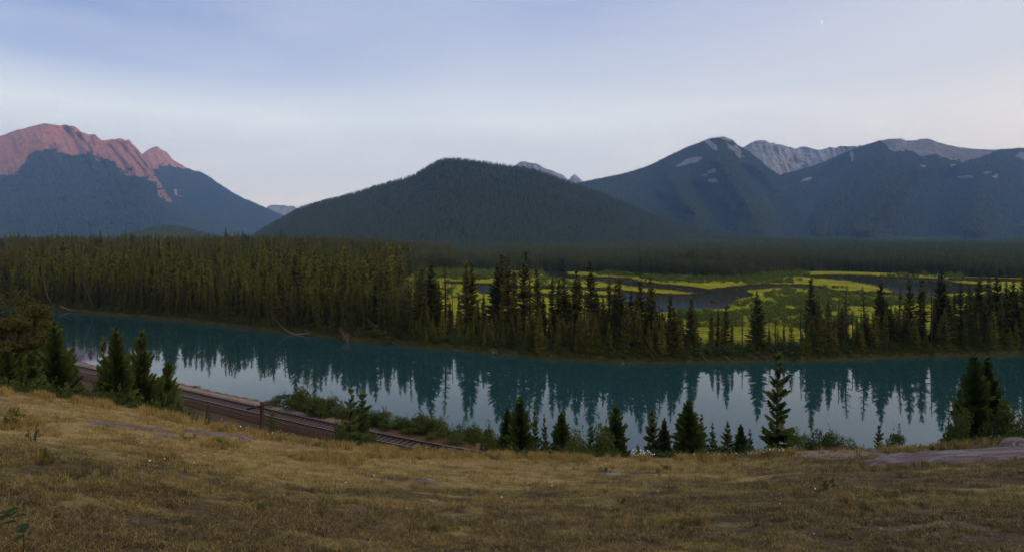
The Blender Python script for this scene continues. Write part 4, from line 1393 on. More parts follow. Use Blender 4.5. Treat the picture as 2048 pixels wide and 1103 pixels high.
NT_ = [
    (104, 640, 37, 62, 0, 'big dark spruce beside the rusty-leaved poplar at the left'),
    (60, 700, 34, 55, 1, 'dark spruce half hidden under the poplar at the left edge'),
    (10, 690, 36, 60, 0, 'dark spruce at the very left edge below the poplar crown'),
    (150, 690, 40, 42, 2, 'smaller spruce squeezed between the big dark one and the spruce pair'),
    (228, 652, 38, 54, 0, 'tall dense spruce left of the track-side three, nearer of its pair'),
    (207, 664, 42, 36, 2, 'slimmer spruce half behind the tall dense one left of the railway'),
    (283, 658, 40, 52, 1, 'tall spruce with a long side bough between the dense one and the small cone'),
    (336, 717, 41, 44, 1, 'conical spruce nearest the left end of the visible rails'),
    (240, 765, 29, 20, 2, 'thin sapling spruce before the tall dense pair'),
    (155, 772, 27, 26, 2, 'small dull spruce at the foot of the big dark one'),
    (415, 800, 37, 19, 2, 'young spruce standing alone on the dark slope below the rails'),
    (700, 764, 44, 38, 2, 'taller spruce of the two that hide the middle of the rails'),
    (724, 782, 47, 38, 4, 'right-hand spruce of the two that hide the middle of the rails'),
    (1042, 789, 38, 48, 0, 'broad dark spruce at the left end of the bluff-edge row'),
    (1014, 812, 39, 34, 0, 'dark spruce leaning on the left side of the broad one at the row end'),
    (1071, 810, 40, 25, 2, 'narrow pale-tipped spruce just right of the broad row-end one'),
    (1090, 826, 39, 20, 2, 'thin spruce between the pale-tipped narrow one and the round-bottomed one'),
    (1125, 820, 37, 42, 0, 'round-bottomed spruce right of the thin spruce'),
    (1182, 848, 40, 22, 4, 'small open spruce left of the layered one before the water gap'),
    (1160, 868, 38, 18, 2, 'sapling between the round-bottomed spruce and the small open one'),
    (1231, 806, 38, 42, 1, 'spruce with clean level layers left of the gap filled with water'),
    (1274, 886, 37, 20, 2, 'tiny spruce in the gap behind the white daisies'),
    (1306, 811, 38, 36, 3, 'yellow-green open spruce right of the daisies'),
    (1330, 834, 38, 28, 0, 'dark slim spruce touching the yellow-green one'),
    (1379, 796, 36, 52, 0, 'largest bushy spruce in the middle of the bluff-edge row'),
    (1400, 826, 38, 32, 2, 'spruce leaning against the right side of the largest bushy one'),
    (1425, 843, 38, 22, 2, 'slim small spruce right of the largest bushy one'),
    (1453, 838, 38, 30, 3, 'small neat spruce between the slim one and the last pair'),
    (1480, 846, 38, 30, 0, 'left tree of the last small pair before the tall solitary spruce'),
    (1499, 856, 39, 24, 2, 'right tree of the last small pair before the tall solitary spruce'),
    (1556, 700, 38, 44, 4, 'tall solitary layered spruce standing on the bluff edge'),
    (1578, 862, 38, 28, 2, 'little spruce behind the right side of the tall solitary one'),
    (1758, 848, 34, 17, 4, 'tiny lone spruce on the edge before the pale rock'),
    (1946, 702, 36, 58, 0, 'left tip of the dark twin spruces near the right edge'),
    (1977, 711, 37, 58, 0, 'right tip of the dark twin spruces near the right edge'),
    (2060, 826, 35, 34, 2, 'dark spruce cut by the right edge of the picture'),
    (1862, 560, 0, 0, 0, None),
]
for (u, vt, Y, hw, k, lab) in NT_:
    if Y:
        near_tree(u, vt, Y, hw, k, lab)
        n_ind += 1


# poplars at the left edge
def poplar(u, vt, Y, hwpx, seed, label):
    rr = np.random.default_rng(seed)
    X = (u - 1024) / F * Y
    z = float(near_z(X, Y)) - 0.1
    h = EYE - (vt - HZ) / F * Y - z
    R = hwpx * Y / F
    cs, rs, limbs = [], [], []
    for i in range(80):
        f = rr.uniform(0.15, 0.97)
        a = rr.uniform(0, 6.28)
        prof = math.sin(math.pi * min(1, (f - 0.08) / 1.05)) ** 0.6
        q = R * prof * rr.uniform(0.15, 0.82)
        c = np.array([q * math.cos(a), q * math.sin(a), h * f * 0.95])
        cs.append(c); rs.append(R * rr.uniform(0.17, 0.30))
        b = np.array([0, 0, max(0.5, c[2] - 0.28 * h)])
        limbs.append((*tube([b, (b + c) / 2 + rr.normal(size=3) * 0.1, c], [0.07, 0.045, 0.015], 5), 0))
    V, Fc = leaf_cloud(seed, cs, rs, 30000, 0.085)
    e = bpy.data.objects.new('poplar_tree', None)
    COL.objects.link(e); e.location = (X, Y, z)
    tag(e, label, 'tree')
    tv, tf = tube([(0, 0, -0.3), (0.1, 0, h * 0.3), (-0.05, 0.1, h * 0.65), (0, 0, h * 0.92)], [0.20, 0.15, 0.09, 0.02], 8)
    link('trunk', mesh_np('trunk', tv, tf, [M['bark']], smooth=True), e)
    lV, lF, _ = cat_mesh(limbs)
    link('limbs', mesh_np('limbs', lV, lF, [M['bark']], smooth=True), e)
    link('crown', mesh_np('crown', V, Fc, [M['poplar_leaf']]), e)


poplar(62, 580, 45, 62, 71, 'rusty-leaved poplar on the right side of the leafy clump at the left edge')
poplar(24, 604, 42, 56, 74, 'olive poplar in front of the two tall rusty-leaved ones at the left edge')
poplar(0, 556, 46, 92, 72, 'tallest rusty-leaved poplar cut by the left edge')
poplar(92, 618, 42, 38, 73, 'lower bushy poplar against the big dark spruce at the left')

# shrubs one by one
bprot = [bush_proto(81 + i, M['shrub_leaf'], h=2.0, rad=1.2, lobes=16, leaves=3200, size=0.055, stems=7) for i in range(4)]
wprot = [bush_proto(91 + i, M['shrub_leaf'], h=1.0, rad=0.6, lobes=9, leaves=420, size=0.035, stems=8, open_=1.0) for i in range(2)]


def shrub(u, vt, Y, hw, k, label, group=None, protos=bprot, zoff=-0.1, name='shrub', cat='shrub'):
    X = (u - 1024) / F * Y
    z = float(near_z(X, Y)) + zoff
    top = EYE - (vt - 5 - HZ) / F * Y
    return put_tree(protos[k], X, Y, z, max(0.2, top - z) * 1.3, 1.15 * hw * Y / F, label, group, name=name, cat=cat, order=('stems', 'foliage'))


SB_ = [
    (560, 798, 66, 26, 0, 'low shrub on the shoulder right of the old pole'),
    (606, 785, 64, 34, 1, 'tall rounded shrub by the water, left of the hidden rails'),
    (652, 803, 62, 38, 2, 'wide dark shrub between the rounded shrub and the spruce pair'),
    (632, 815, 61, 26, 3, 'small dark shrub in front of the tall rounded one'),
    (745, 832, 58, 24, 3, 'shrub half behind the right-hand spruce of the pair'),
    (772, 836, 57, 30, 0, 'rounded shrub just right of the spruce pair by the water'),
    (832, 846, 56, 32, 2, 'left half of the paired shrubs beyond the right end of the rails'),
    (868, 843, 55, 32, 1, 'lighter right half of the paired shrubs beyond the right end of the rails'),
    (912, 874, 53, 26, 3, 'low dark shrub where the rails leave the view'),
    (946, 872, 52, 12, 2, 'small upright shrub alone before the water'),
    (975, 872, 50, 24, 0, 'dark shrub left of the bluff-edge spruce row'),
    (392, 776, 74, 9, 1, 'tiny bush on the waterside shoulder at the left end of the rails'),
    (1195, 872, 36, 36, 1, 'dark shrub under the small open spruce'),
    (1215, 882, 35, 34, 2, 'dark shrub in front of the level-layered spruce'),
    (1150, 880, 35, 30, 3, 'dark shrub between sapling and round-bottomed spruce'),
    (1590, 884, 33, 26, 0, 'low shrub right of the tall solitary spruce'),
    (1625, 874, 34, 34, 1, 'bright-tipped shrub on the edge right of the solitary spruce'),
    (1662, 878, 34, 30, 2, 'middle shrub of the hedge-like clump before the pale rock'),
    (1690, 886, 34, 24, 3, 'last low shrub of the hedge-like clump before the pale rock'),
    (1790, 882, 33, 26, 0, 'low shrub just right of the tiny lone spruce'),
    (1930, 840, 34, 40, 1, 'spreading shrub at the left skirt of the dark twin spruces'),
    (2012, 826, 34, 34, 2, 'spreading shrub at the right skirt of the dark twin spruces'),
    (2040, 850, 33, 30, 3, 'dark shrub at the right edge of the bluff'),
    (680, 862, 38, 16, 2, 'low weedy shrub at the foot of the spruce pair'),
    (548, 850, 36, 16, 1, 'small shrub right of the old pole foot'),
]
for (u, vt, Y, hw, k, lab) in SB_:
    shrub(u, vt, Y, hw, k, lab)
for (u, vt, vb, hw, k, lab) in [
        (22, 812, 856, 26, 0, 'uppermost small bush in dry grass at the left edge of the slope'),
        (70, 849, 886, 18, 1, 'middle one of three small bushes on the left slope'),
        (84, 888, 924, 16, 0, 'lowest of three small bushes on the left slope'),
        (372, 866, 880, 22, 1, 'low weed tuft on the pale rock at the left'),
        (440, 872, 897, 18, 0, 'weedy bush on the bluff below the young lone spruce'),
        (1650, 946, 980, 20, 1, 'small green bush alone on the dry grass below the pale rock'),
        (1212, 930, 946, 14, 0, 'tiny weed on the dry grass below the daisies'),
        (125, 948, 962, 10, 1, 'tiny dark weed on the left slope below the three bushes'),
        (218, 966, 984, 12, 0, 'dark wiry weed on the left slope'),
        (1360, 1042, 1060, 26, 1, 'grey-green flat weed in the right foreground'),
        (430 + 432, 1046, 1062, 22, 0, 'dull weed in the middle foreground'),
        (1245, 990, 1008, 12, 1, 'dark upright weed in the right middle of the dry grass'),
        (510, 1004, 1022, 30, 0, 'wide dark weed patch on the dry grass left of centre')]:
    x_, y_, z_ = near_pt(u, vb)
    x_, y_, z_ = float(x_[0]), float(y_[0]), float(z_[0])
    hh = EYE - (vt - HZ) / F * y_ - z_
    put_tree(wprot[k], x_, y_, z_ - 0.02, max(0.08, hh), hw * y_ / F, lab, name='small_bush', cat='bush', order=('stems', 'foliage'))

# brush behind the crest that merges into one dark mass
r = np.random.default_rng(301)
nb_ = 420
ub2 = np.concatenate([r.uniform(985, 1560, 260), r.uniform(1560, 2110, 160), r.uniform(-120, 370, 140)])
yb2 = edge_Y(ub2) + r.uniform(2.0, 7.0, len(ub2))
xb2 = (ub2 - 1024) / F * yb2
zb2 = near_z(xb2, yb2)
gap = np.exp(-((ub2 - 1268) / 22.0) ** 2)
topv = edge_v(ub2) - np.where(ub2 < 1560, r.uniform(-4, 26, len(ub2)) * (1 - 0.9 * gap), np.where(ub2 < 1560 + 400, r.uniform(-4, 9, len(ub2)), r.uniform(0, 22, len(ub2))))
topv = np.where(ub2 < 400, edge_v(ub2) - r.uniform(-4, 30, len(ub2)), topv)
hb2 = np.clip(EYE - (topv - HZ) / F * yb2 - zb2, 0.4, 6)
nprot = [joined_bush('shrub', 480 + i, M['under_leaf'], h=2.0, rad=1.3, lobes=11, leaves=900, size=0.075, stems=4) for i in range(3)]
wb2 = np.clip(hb2 * 0.4, 0.5, 1.1) * r.uniform(0.8, 1.2, len(hb2))
scatter('crest_brush', np.stack([xb2, yb2, zb2 - 0.15], 1), np.stack([wb2, wb2, hb2 / 2.0], 1), r.uniform(0, 6.28, len(hb2)), r.integers(0, 3, len(hb2)), nprot,
        'dark tangled brush just behind the grassy crest of the bluff', 'brush')

# low willow brush between the shoulder of the track and the water
rs_ = np.random.default_rng(311)
us3 = rs_.uniform(575, 1010, 170)
ls3 = (us3 - 1024) / F
ys3 = 45.43 / (1 - 0.0) + 0 * us3
for _ in range(30):
    ys3 = track_y(ls3 * ys3)
ys3 = ys3 + (4.6 + rs_.uniform(0.0, 3.2, len(us3))) / 0.86
xs3 = ls3 * ys3
zs3 = near_z(xs3, ys3)
hs3 = rs_.uniform(0.8, 2.3, len(us3)) * np.interp(us3, [575, 620, 700, 1010], [0.6, 1.1, 1.0, 1.0])
scatter('shore_brush', np.stack([xs3, ys3, zs3 - 0.2], 1), np.stack([hs3 * 0.5, hs3 * 0.5, hs3 * 0.5], 1), rs_.uniform(0, 6.28, len(us3)), rs_.integers(0, 3, len(us3)),
        [joined_bush('shrub', 490 + i, M['shrub_leaf'], h=2.0, rad=1.3, lobes=12, leaves=1100, size=0.07, stems=4) for i in range(3)],
        'green brush filling the bank between the railway and the turquoise water', 'brush')

# ------------------------------------------------------------------ railway
GAUGE = 1.62
rail_m, t_, b_ = new_mat('worn_steel_rail')
geo_ = t_.add('ShaderNodeNewGeometry')
sn_ = t_.add('ShaderNodeSeparateXYZ', None, Vector=geo_.outputs['Normal'])
topf = t_.ramp(sn_.outputs[2], [(0.85, 0.0), (0.97, 1.0)])
t_.l.new(t_.mix(topf, (0.05, 0.028, 0.020, 1), (0.50, 0.48, 0.52, 1)), b_.inputs['Base Color'])
t_.l.new(topf, b_.inputs['Metallic'])
b_.inputs['Roughness'].default_value = 0.38
sleeper_m = bark_mat('creosoted_sleeper', (0.045, 0.032, 0.024), (0.130, 0.095, 0.072), 5.0)
ball_m, t_, b_ = new_mat('brown_ballast')
geo_ = t_.add('ShaderNodeNewGeometry')
vo_ = t_.add('ShaderNodeTexVoronoi', None, Vector=geo_.outputs['Position'], Scale=9.0)
t_.l.new(t_.mix(vo_.outputs['Distance'], (0.095, 0.052, 0.024, 1), (0.030, 0.016, 0.007, 1)), b_.inputs['Base Color'])
bp_ = t_.add('ShaderNodeBump', None, Strength=0.9, Distance=0.06, Height=vo_.outputs['Distance'])
t_.l.new(bp_.outputs[0], b_.inputs['Normal'])

tx = np.linspace(-100, 26, 260)
ty = track_y(tx)
TP = np.stack([tx, ty], 1)
TT = np.gradient(TP, axis=0); TT /= np.linalg.norm(TT, axis=1)[:, None]
TN = np.stack([-TT[:, 1], TT[:, 0]], 1)
track = bpy.data.objects.new('railway_track', None)
COL.objects.link(track)
track.location = (float(tx[90]), float(ty[90]), 4.55)
tag(track, 'single railway track on brown ballast running down beside the turquoise river', 'railway')
ORG = np.array([tx[90], ty[90], 4.55])


def sweep(profile, off):
    """profile: closed list of (across, up)"""
    prof = np.array(profile); k = len(prof)
    C = TP[:, None, :] + TN[:, None, :] * (off + prof[None, :, 0:1])
    Z = np.broadcast_to(prof[None, :, 1], C.shape[:2])
    V = np.concatenate([C, Z[..., None]], -1).reshape(-1, 3)
    n_ = len(TP)
    Fc = []
    for i in range(n_ - 1):
        for j in range(k):
            j2 = (j + 1) % k
            Fc.append((i * k + j, i * k + j2, (i + 1) * k + j2, (i + 1) * k + j))
    return V - ORG, np.array(Fc)


RT = 5.12
for s_ in (-1, 1):
    V, Fc = sweep([(-0.05, RT), (-0.05, RT - 0.045), (-0.016, RT - 0.06), (-0.016, RT - 0.16), (-0.085, RT - 0.185), (0.085, RT - 0.185), (0.016, RT - 0.16), (0.016, RT - 0.06), (0.05, RT - 0.045), (0.05, RT)], s_ * GAUGE / 2)
    link('rail', mesh_np('rail', V, Fc[:, ::-1], [rail_m]), track)
V, Fc = sweep([(-2.4, 4.45), (-1.6, 4.845), (1.6, 4.845), (2.4, 4.45)], 0.0)
link('ballast', mesh_np('ballast', V, Fc[:, ::-1], [ball_m]), track)
sV, sF = boxm(-0.14, 0.14, -1.5, 1.5, -0.10, 0.10)
sme = mesh_np('sleeper', sV, sF, [sleeper_m])
sme2 = mesh_np('sleeper', sV * np.array([1.1, 0.96, 1]), sF, [sleeper_m])
arc = np.concatenate([[0], np.cumsum(np.linalg.norm(np.diff(TP, axis=0), axis=1))])
for s_ in np.arange(6.0, arc[-1] - 28, 0.62):
    x_ = np.interp(s_, arc, tx); y_ = np.interp(s_, arc, ty)
    a_ = math.atan2(np.interp(s_, arc, TT[:, 1]), np.interp(s_, arc, TT[:, 0]))
    o = link('sleeper', random.choice((sme, sme2)), track, (x_ - ORG[0], y_ - ORG[1], 4.87 - ORG[2]))
    o.rotation_euler = (0, 0, a_ + random.uniform(-0.02, 0.02))

# ------------------------------------------------------------------ old pole by the track
py_ = 44.0
px_ = (523.5 - 1024) / F * py_
pzt = EYE - (803 - HZ) / F * py_
pzb = float(near_z(px_, py_))
pole = bpy.data.objects.new('telegraph_pole', None)
COL.objects.link(pole); pole.location = (px_, py_, pzb)
tag(pole, 'short weathered telegraph pole with one tilted crossarm before the rails', 'pole')
H_ = pzt - pzb
V, Fc = tube([(0, 0, -0.5), (0.0, 0, H_ * 0.5), (0.02, 0, H_ - 0.03), (0.02, 0, H_)], [0.155, 0.15, 0.135, 0.12], 12)
link('pole_shaft', mesh_np('pole_shaft', V, Fc, [M['pole_wood']]), pole)
V, Fc = boxm(-1.05, 1.05, -0.055, 0.055, -0.06, 0.06)
arm = link('crossarm', mesh_np('crossarm', V, Fc, [M['pole_wood']]), pole, (0.03, -0.17, H_ - 0.24))
arm.rotation_euler = (0, math.radians(-12.5), math.radians(6))
pinV, pinF = tube([(0, 0, 0), (0, 0, 0.12), (0, 0, 0.15), (0, 0, 0.20), (0, 0, 0.22)], [0.012, 0.012, 0.035, 0.032, 0.012], 8)
pinm = mesh_np('insulator', pinV, pinF, [M['deadwood']], smooth=True)
for xx_ in (-0.55, 0.28, 0.50):
    link('insulator', pinm, arm, (xx_, 0, 0.06))
V, Fc = boxm(-0.35, 0.35, -0.012, 0.012, -0.02, 0.02)
br = link('brace', mesh_np('brace', V, Fc, [M['pole_wood']]), pole, (0.30, -0.16, H_ - 0.42))
br.rotation_euler = (0, math.radians(-42), 0)

# ------------------------------------------------------------------ rock slabs in the bluff
rock_m, t_, b_ = new_mat('pale_bedrock')
geo_ = t_.add('ShaderNodeNewGeometry')
n_a = t_.noise(geo_.outputs['Position'], 1.3, 7.0, 0.65, 0.4)
n_b = t_.noise(geo_.outputs['Position'], 14.0, 4.0, 0.7)
cr = t_.add('ShaderNodeTexVoronoi', {'feature': 'DISTANCE_TO_EDGE'}, Vector=t_.scale(geo_.outputs['Position'], (1, 1.8, 1)), Scale=0.8)
crk = t_.ramp(cr.outputs['Distance'], [(0.0, 0.0), (0.03, 1.0)])
cc = t_.mix(t_.ramp(n_a, [(0.35, 0.0), (0.7, 1.0)]), (0.15, 0.12, 0.125, 1), (0.34, 0.30, 0.315, 1))
cc = t_.mix(t_.ramp(n_b, [(0.4, 0.0), (0.7, 0.7)]), cc, (0.09, 0.065, 0.05, 1))
cc = t_.mix(t_.ramp(t_.noise(geo_.outputs['Position'], 0.8, 5.0, 0.7), [(0.46, 0.0), (0.56, 0.85)]), cc, (0.12, 0.078, 0.048, 1))
cc = t_.mix(crk, (0.07, 0.05, 0.045, 1), cc)
t_.l.new(cc, b_.inputs['Base Color'])
b_.inputs['Roughness'].default_value = 0.9
bp_ = t_.add('ShaderNodeBump', None, Strength=0.8, Distance=0.08, Height=t_.math('ADD', n_a, t_.math('MULTIPLY', crk, 0.3)))
t_.l.new(bp_.outputs[0], b_.inputs['Normal'])


def slab(poly, label, height=0.10, seed=0, du=2.0, dv=0.6, name='rock_slab'):
    us = [p[0] for p in poly]; vs2 = [p[1] for p in poly]
    ug = np.arange(min(us) - 8, max(us) + 8, du); vg = np.arange(min(vs2) - 3, max(vs2) + 3, dv)
    U, V = np.meshgrid(ug, vg[::-1])
    x, y, z = near_pt(U.ravel(), V.ravel())
    # even-out: signed distance in pixels, flattened because the slab is seen at a slant
    pts = np.array(poly, float)
    d = np.full(U.size, 1e9)
    uu_, vv_ = U.ravel(), V.ravel() * 5
    for i in range(len(pts)):
        a = pts[i] * [1, 5]; b = pts[(i + 1) % len(pts)] * [1, 5]
        ab = b - a; t = np.clip(((uu_ - a[0]) * ab[0] + (vv_ - a[1]) * ab[1]) / (ab @ ab + 1e-9), 0, 1)
        d = np.minimum(d, np.hypot(uu_ - a[0] - t * ab[0], vv_ - a[1] - t * ab[1]))
    sgn = np.where(inpoly(U.ravel(), V.ravel(), poly), 1, -1)
    d = d * sgn + 26 * (fbm(x * 1.1, y * 1.6, seed + 5, 5) - 0.5)
    zz = z + height * (sstep(-6, 10, d) * 1.25 - 0.55) + 0.05 * (ridged(x * 0.9, y * 1.4, seed, 4) - 0.5) * (d > 0)
    G = np.stack([x, y, zz], 1)
    Fc = grid_faces(*U.shape)
    keep = (d[Fc] > -7).any(1)
    Fc = Fc[keep]
    used = np.unique(Fc); mp = np.zeros(len(G), int); mp[used] = np.arange(len(used))
    G = G[used]; Fc = mp[Fc]
    org = G.mean(0)
    o = link(name, mesh_np(name, G - org, Fc, [rock_m], smooth=True), None, tuple(org))
    tag(o, label, 'rock')


slab([(1720, 928), (1742, 918), (1772, 911), (1800, 907), (1850, 907), (1905, 902), (1960, 900), (2060, 893), (2110, 893), (2110, 912), (2040, 918), (1960, 922), (1900, 926), (1850, 929), (1790, 931), (1740, 932)],
     'long pale bedrock slab at the right end of the bluff', 0.16, 1)
slab([(1738, 900), (1752, 899), (1768, 905), (1782, 911), (1770, 916), (1752, 913), (1757, 907)], 'thin pale rock neck joining the long slab to the edge', 0.10, 2)
slab([(1995, 890), (2010, 884), (2036, 882), (2070, 884), (2070, 893), (2020, 896), (2000, 896)], 'blocky pale boulder ledge at the far right edge', 0.35, 3)
slab([(176, 846), (190, 843), (225, 846), (270, 850), (310, 857), (345, 860), (345, 864), (300, 863), (240, 855), (195, 851)], 'long thin pale rock strip on the left of the slope', 0.08, 4)
slab([(302, 872), (312, 868), (340, 867), (352, 871), (345, 876), (315, 875)], 'small pale rock patch below the long thin strip', 0.08, 5)
slab([(358, 861), (380, 858), (410, 862), (445, 867), (490, 872), (520, 876), (515, 879), (470, 877), (420, 873), (380, 868)], 'pale rock strip nearest the old pole', 0.08, 6)
slab([(-30, 797), (8, 798), (12, 801), (-30, 802)], 'sliver of pale rock at the left edge', 0.06, 7)
slab([(1198, 944), (1215, 941), (1240, 944), (1246, 949), (1215, 950)], 'small purple-grey stone flush with the grass below the daisies', 0.07, 8)
slab([(150, 913), (162, 911), (175, 914), (165, 917)], 'small half-buried stone on the left slope', 0.08, 9)
slab([(268, 950), (284, 947), (300, 950), (290, 955)], 'purple-grey stone among the weeds left of centre', 0.06, 10)
slab([(826, 962), (845, 957), (870, 958), (874, 964), (845, 967)], 'flat pale stone patch in the dry grass at the centre', 0.05, 11)

# ------------------------------------------------------------------ grass of the bluff
gr_m, t_, b_ = new_mat('dry_grass')
gc, _, _ = grass_colour_nodes(t_)
oi_ = t_.add('ShaderNodeObjectInfo')
gv = t_.ramp(oi_.outputs['Random'], [(0.0, (0.020, 0.015, 0.007)), (0.25, (0.050, 0.050, 0.012)), (0.45, (0.12, 0.10, 0.026)), (0.7, (0.30, 0.23, 0.075)), (0.9, (0.48, 0.36, 0.14)), (1.0, (0.62, 0.50, 0.24))])
gcc = t_.mix(0.42, gc, gv)
t_.l.new(gcc, b_.inputs['Base Color'])
b_.inputs['Roughness'].default_value = 0.8
gg_m = foliage_mat('green_weed', (0.060, 0.085, 0.022), (0.11, 0.125, 0.03), spatial=8)
gs_m = foliage_mat('golden_grass', (0.20, 0.15, 0.05), (0.34, 0.25, 0.08), spatial=8)


def tuft(name, seed, mat, n, hlo, hhi, spread, lean, w_):
    rr = np.random.default_rng(seed)
    parts = []
    Vs = []
    for i in range(n):
        a = rr.uniform(0, 6.28); q = spread * math.sqrt(rr.uniform())
        b = np.array([q * math.cos(a), q * math.sin(a), -0.01])
        d = rr.uniform(0, 6.28); l = lean * rr.uniform(0.2, 1.0); h = rr.uniform(hlo, hhi)
        dv = np.array([math.cos(d), math.sin(d), 0])
        sd = np.array([-math.sin(d), math.cos(d), 0]) * w_
        m_ = b + dv * l * 0.35 * h + np.array([0, 0, 0.6 * h]); tp_ = b + dv * l * h + np.array([0, 0, h * rr.uniform(0.75, 1.0)])
        Vs += [b - sd, b + sd, m_ + sd * 0.7, b - sd, m_ + sd * 0.7, m_ - sd * 0.7, m_ - sd * 0.7, m_ + sd * 0.7, tp_]
    V = np.array(Vs)
    return bpy.data.objects.new(name, mesh_np(name, V, np.arange(len(V)).reshape(-1, 3), [mat]))


short = [tuft('grass_tuft', 500 + i, gr_m, 28, 0.015, 0.055, 0.14, 2.0, 0.0035) for i in range(3)]
short += [tuft('grass_tuft', 510, gr_m, 16, 0.05, 0.15, 0.08, 0.7, 0.003)]
tall = [tuft('grass_tuft', 520 + i, gs_m if i == 0 else gr_m, 22, 0.14, 0.42, 0.14, 0.5, 0.006) for i in range(3)] + [tuft('grass_tuft', 526, gg_m, 20, 0.10, 0.34, 0.15, 0.6, 0.009)]

r = np.random.default_rng(601)
nG = 105000
ug = r.uniform(-260, 2320, nG)
ev = edge_v(ug)
vg = ev + (1150 - ev) * r.uniform(0.0, 1, nG) ** 1.5
xg, yg, zg = near_pt(ug, vg)
dens = fbm(xg / 1.1, yg / 1.1, 700, 4)
okg = (dens > 0.30) & (fbm(xg * 2.6, yg * 2.6, 710, 3) + 0.3 * (dens - 0.5) > 0.455)
inslab = inpoly(ug, vg, [(1730, 925), (1772, 911), (1850, 906), (2048, 895), (2048, 914), (1960, 920), (1850, 928)]) | inpoly(ug, vg, [(180, 846), (225, 846), (345, 861), (340, 863), (240, 854)]) | inpoly(ug, vg, [(362, 861), (410, 862), (516, 877), (420, 872)])
bare = ((ug - 1650) / 90) ** 2 + ((vg - 907) / 8) ** 2 < 1
bare |= ((ug - 1870) / 120) ** 2 + ((vg - 904) / 7) ** 2 < 1
bare |= ((ug - 610) / 70) ** 2 + ((vg - 889) / 4) ** 2 < 1
okg &= (~inslab | (r.random(nG) < 0.10)) & ~(bare & (r.random(nG) < 0.93))
xg, yg, zg, ug, vg = xg[okg], yg[okg], zg[okg], ug[okg], vg[okg]
nx = 26000
xn_, yn_ = r.uniform(-15, 17, nx), r.uniform(-1.0, 9.0, nx)
kn = (fbm(xn_ / 1.1, yn_ / 1.1, 700, 4) > 0.30) & (fbm(xn_ * 2.6, yn_ * 2.6, 710, 3) > 0.44)
xn_, yn_ = xn_[kn], yn_[kn]
xg, yg, zg = np.concatenate([xg, xn_]), np.concatenate([yg, yn_]), np.concatenate([zg, near_z(xn_, yn_)])
sg = (0.55 + 0.9 * r.random(len(xg))) * np.interp(yg, [5, 12, 30], [0.7, 0.95, 1.35])
scatter('dry_grass', np.stack([xg, yg, zg], 1), np.stack([sg, sg, sg * np.interp(yg, [5, 12, 30], [0.8, 0.9, 0.9])], 1), r.uniform(0, 6.28, len(xg)),
        r.choice([0, 1, 2, 3], len(xg), p=[.34, .33, .25, .08]), short, 'short dry matted grass covering the bluff in the foreground', 'grass')
# taller grass along the crest and in patches
nT = 5200
ut = r.uniform(-200, 2250, nT)
vt_ = edge_v(ut) + np.abs(r.normal(0, 5.5, nT)) - 1.5
pt = [(640, 915, 55, 9, 500), (440, 890, 40, 9, 260), (700, 925, 50, 6, 120), (570, 868, 35, 6, 260), (60, 845, 30, 10, 120), (20, 852, 30, 8, 160), (1780, 903, 26, 5, 160), (1895, 897, 36, 4, 200), (1826, 906, 12, 5, 60), (1530, 908, 60, 6, 300), (330, 915, 30, 6, 60), (460, 848, 25, 7, 160),
      (85, 922, 22, 5, 60), (900, 912, 200, 7, 500), (1500, 935, 400, 12, 260), (300, 960, 260, 30, 160), (1200, 1000, 700, 60, 260), (1270, 1052, 70, 16, 70), (1370, 1040, 60, 12, 60), (870, 1056, 50, 10, 40), (1120, 1078, 60, 10, 40), (1800, 1010, 160, 30, 90)]
pu, pv_ = [], []
for (cu, cv, ru, rv, n) in pt:
    a = r.uniform(0, 6.28, n); q = np.sqrt(r.uniform(0, 1, n))
    pu.append(cu + ru * q * np.cos(a)); pv_.append(cv + rv * q * np.sin(a))
pu = np.concatenate(pu); pv_ = np.concatenate(pv_)
keep_t = (fbm(ut / 40, ut * 0, 17, 3) > 0.42) & ~((ut > 1590) & (ut < 1740) & (r.random(nT) < 0.9)) & ~((ut > 1740) & (r.random(nT) < 0.6))
ut, vt_ = ut[keep_t], vt_[keep_t]
U2 = np.concatenate([ut, pu]); V2 = np.maximum(np.concatenate([vt_, pv_]), edge_v(np.concatenate([ut, pu])) - 1)
x2, y2, z2 = near_pt(U2, V2)
s2 = r.uniform(0.5, 1.15, len(x2)) * np.where(np.arange(len(x2)) < len(ut), 1.0, 0.8) * np.interp(y2, [6, 16, 28], [0.5, 0.8, 1.05])
scatter('tall_grass', np.stack([x2, y2, z2 - 0.02], 1), np.stack([s2, s2, s2], 1), r.uniform(0, 6.28, len(x2)), r.choice([0, 1, 2, 3], len(x2), p=[.3, .25, .25, .2]), tall,
        'taller golden and green grass along the crest of the bluff', 'grass')
# rough grass and weeds on the dark slope under the crest and on the track shoulder
n3 = 5200
u3 = r.uniform(330, 960, n3)
y3 = edge_Y(u3) + r.uniform(0.3, 26, n3) ** 1.0
x3 = (u3 - 1024) / F * y3
q3 = (y3 - track_y(x3)) * 0.86
k3 = ((q3 < -3.0) | (q3 > 3.2)) & (fbm(x3 / 2.5, y3 / 2.5, 33, 3) > 0.47)
k3 &= ~((q3 > 3.2) & (q3 < 4.2) & (r.random(n3) < 0.5))
u3, y3, x3 = u3[k3], y3[k3], x3[k3]
z3 = near_z(x3, y3)
k4 = z3 > 0.3
u3, y3, x3, z3 = u3[k4], y3[k4], x3[k4], z3[k4]
s3 = r.uniform(0.7, 1.7, len(x3))
scatter('slope_weeds', np.stack([x3, y3, z3 - 0.02], 1), np.stack([s3, s3, s3], 1), r.uniform(0, 6.28, len(x3)), r.choice([0, 1, 2, 3], len(x3), p=[.15, .2, .25, .4]), tall,
        'sparse weeds on the dark slope between the crest and the rails', 'weeds')

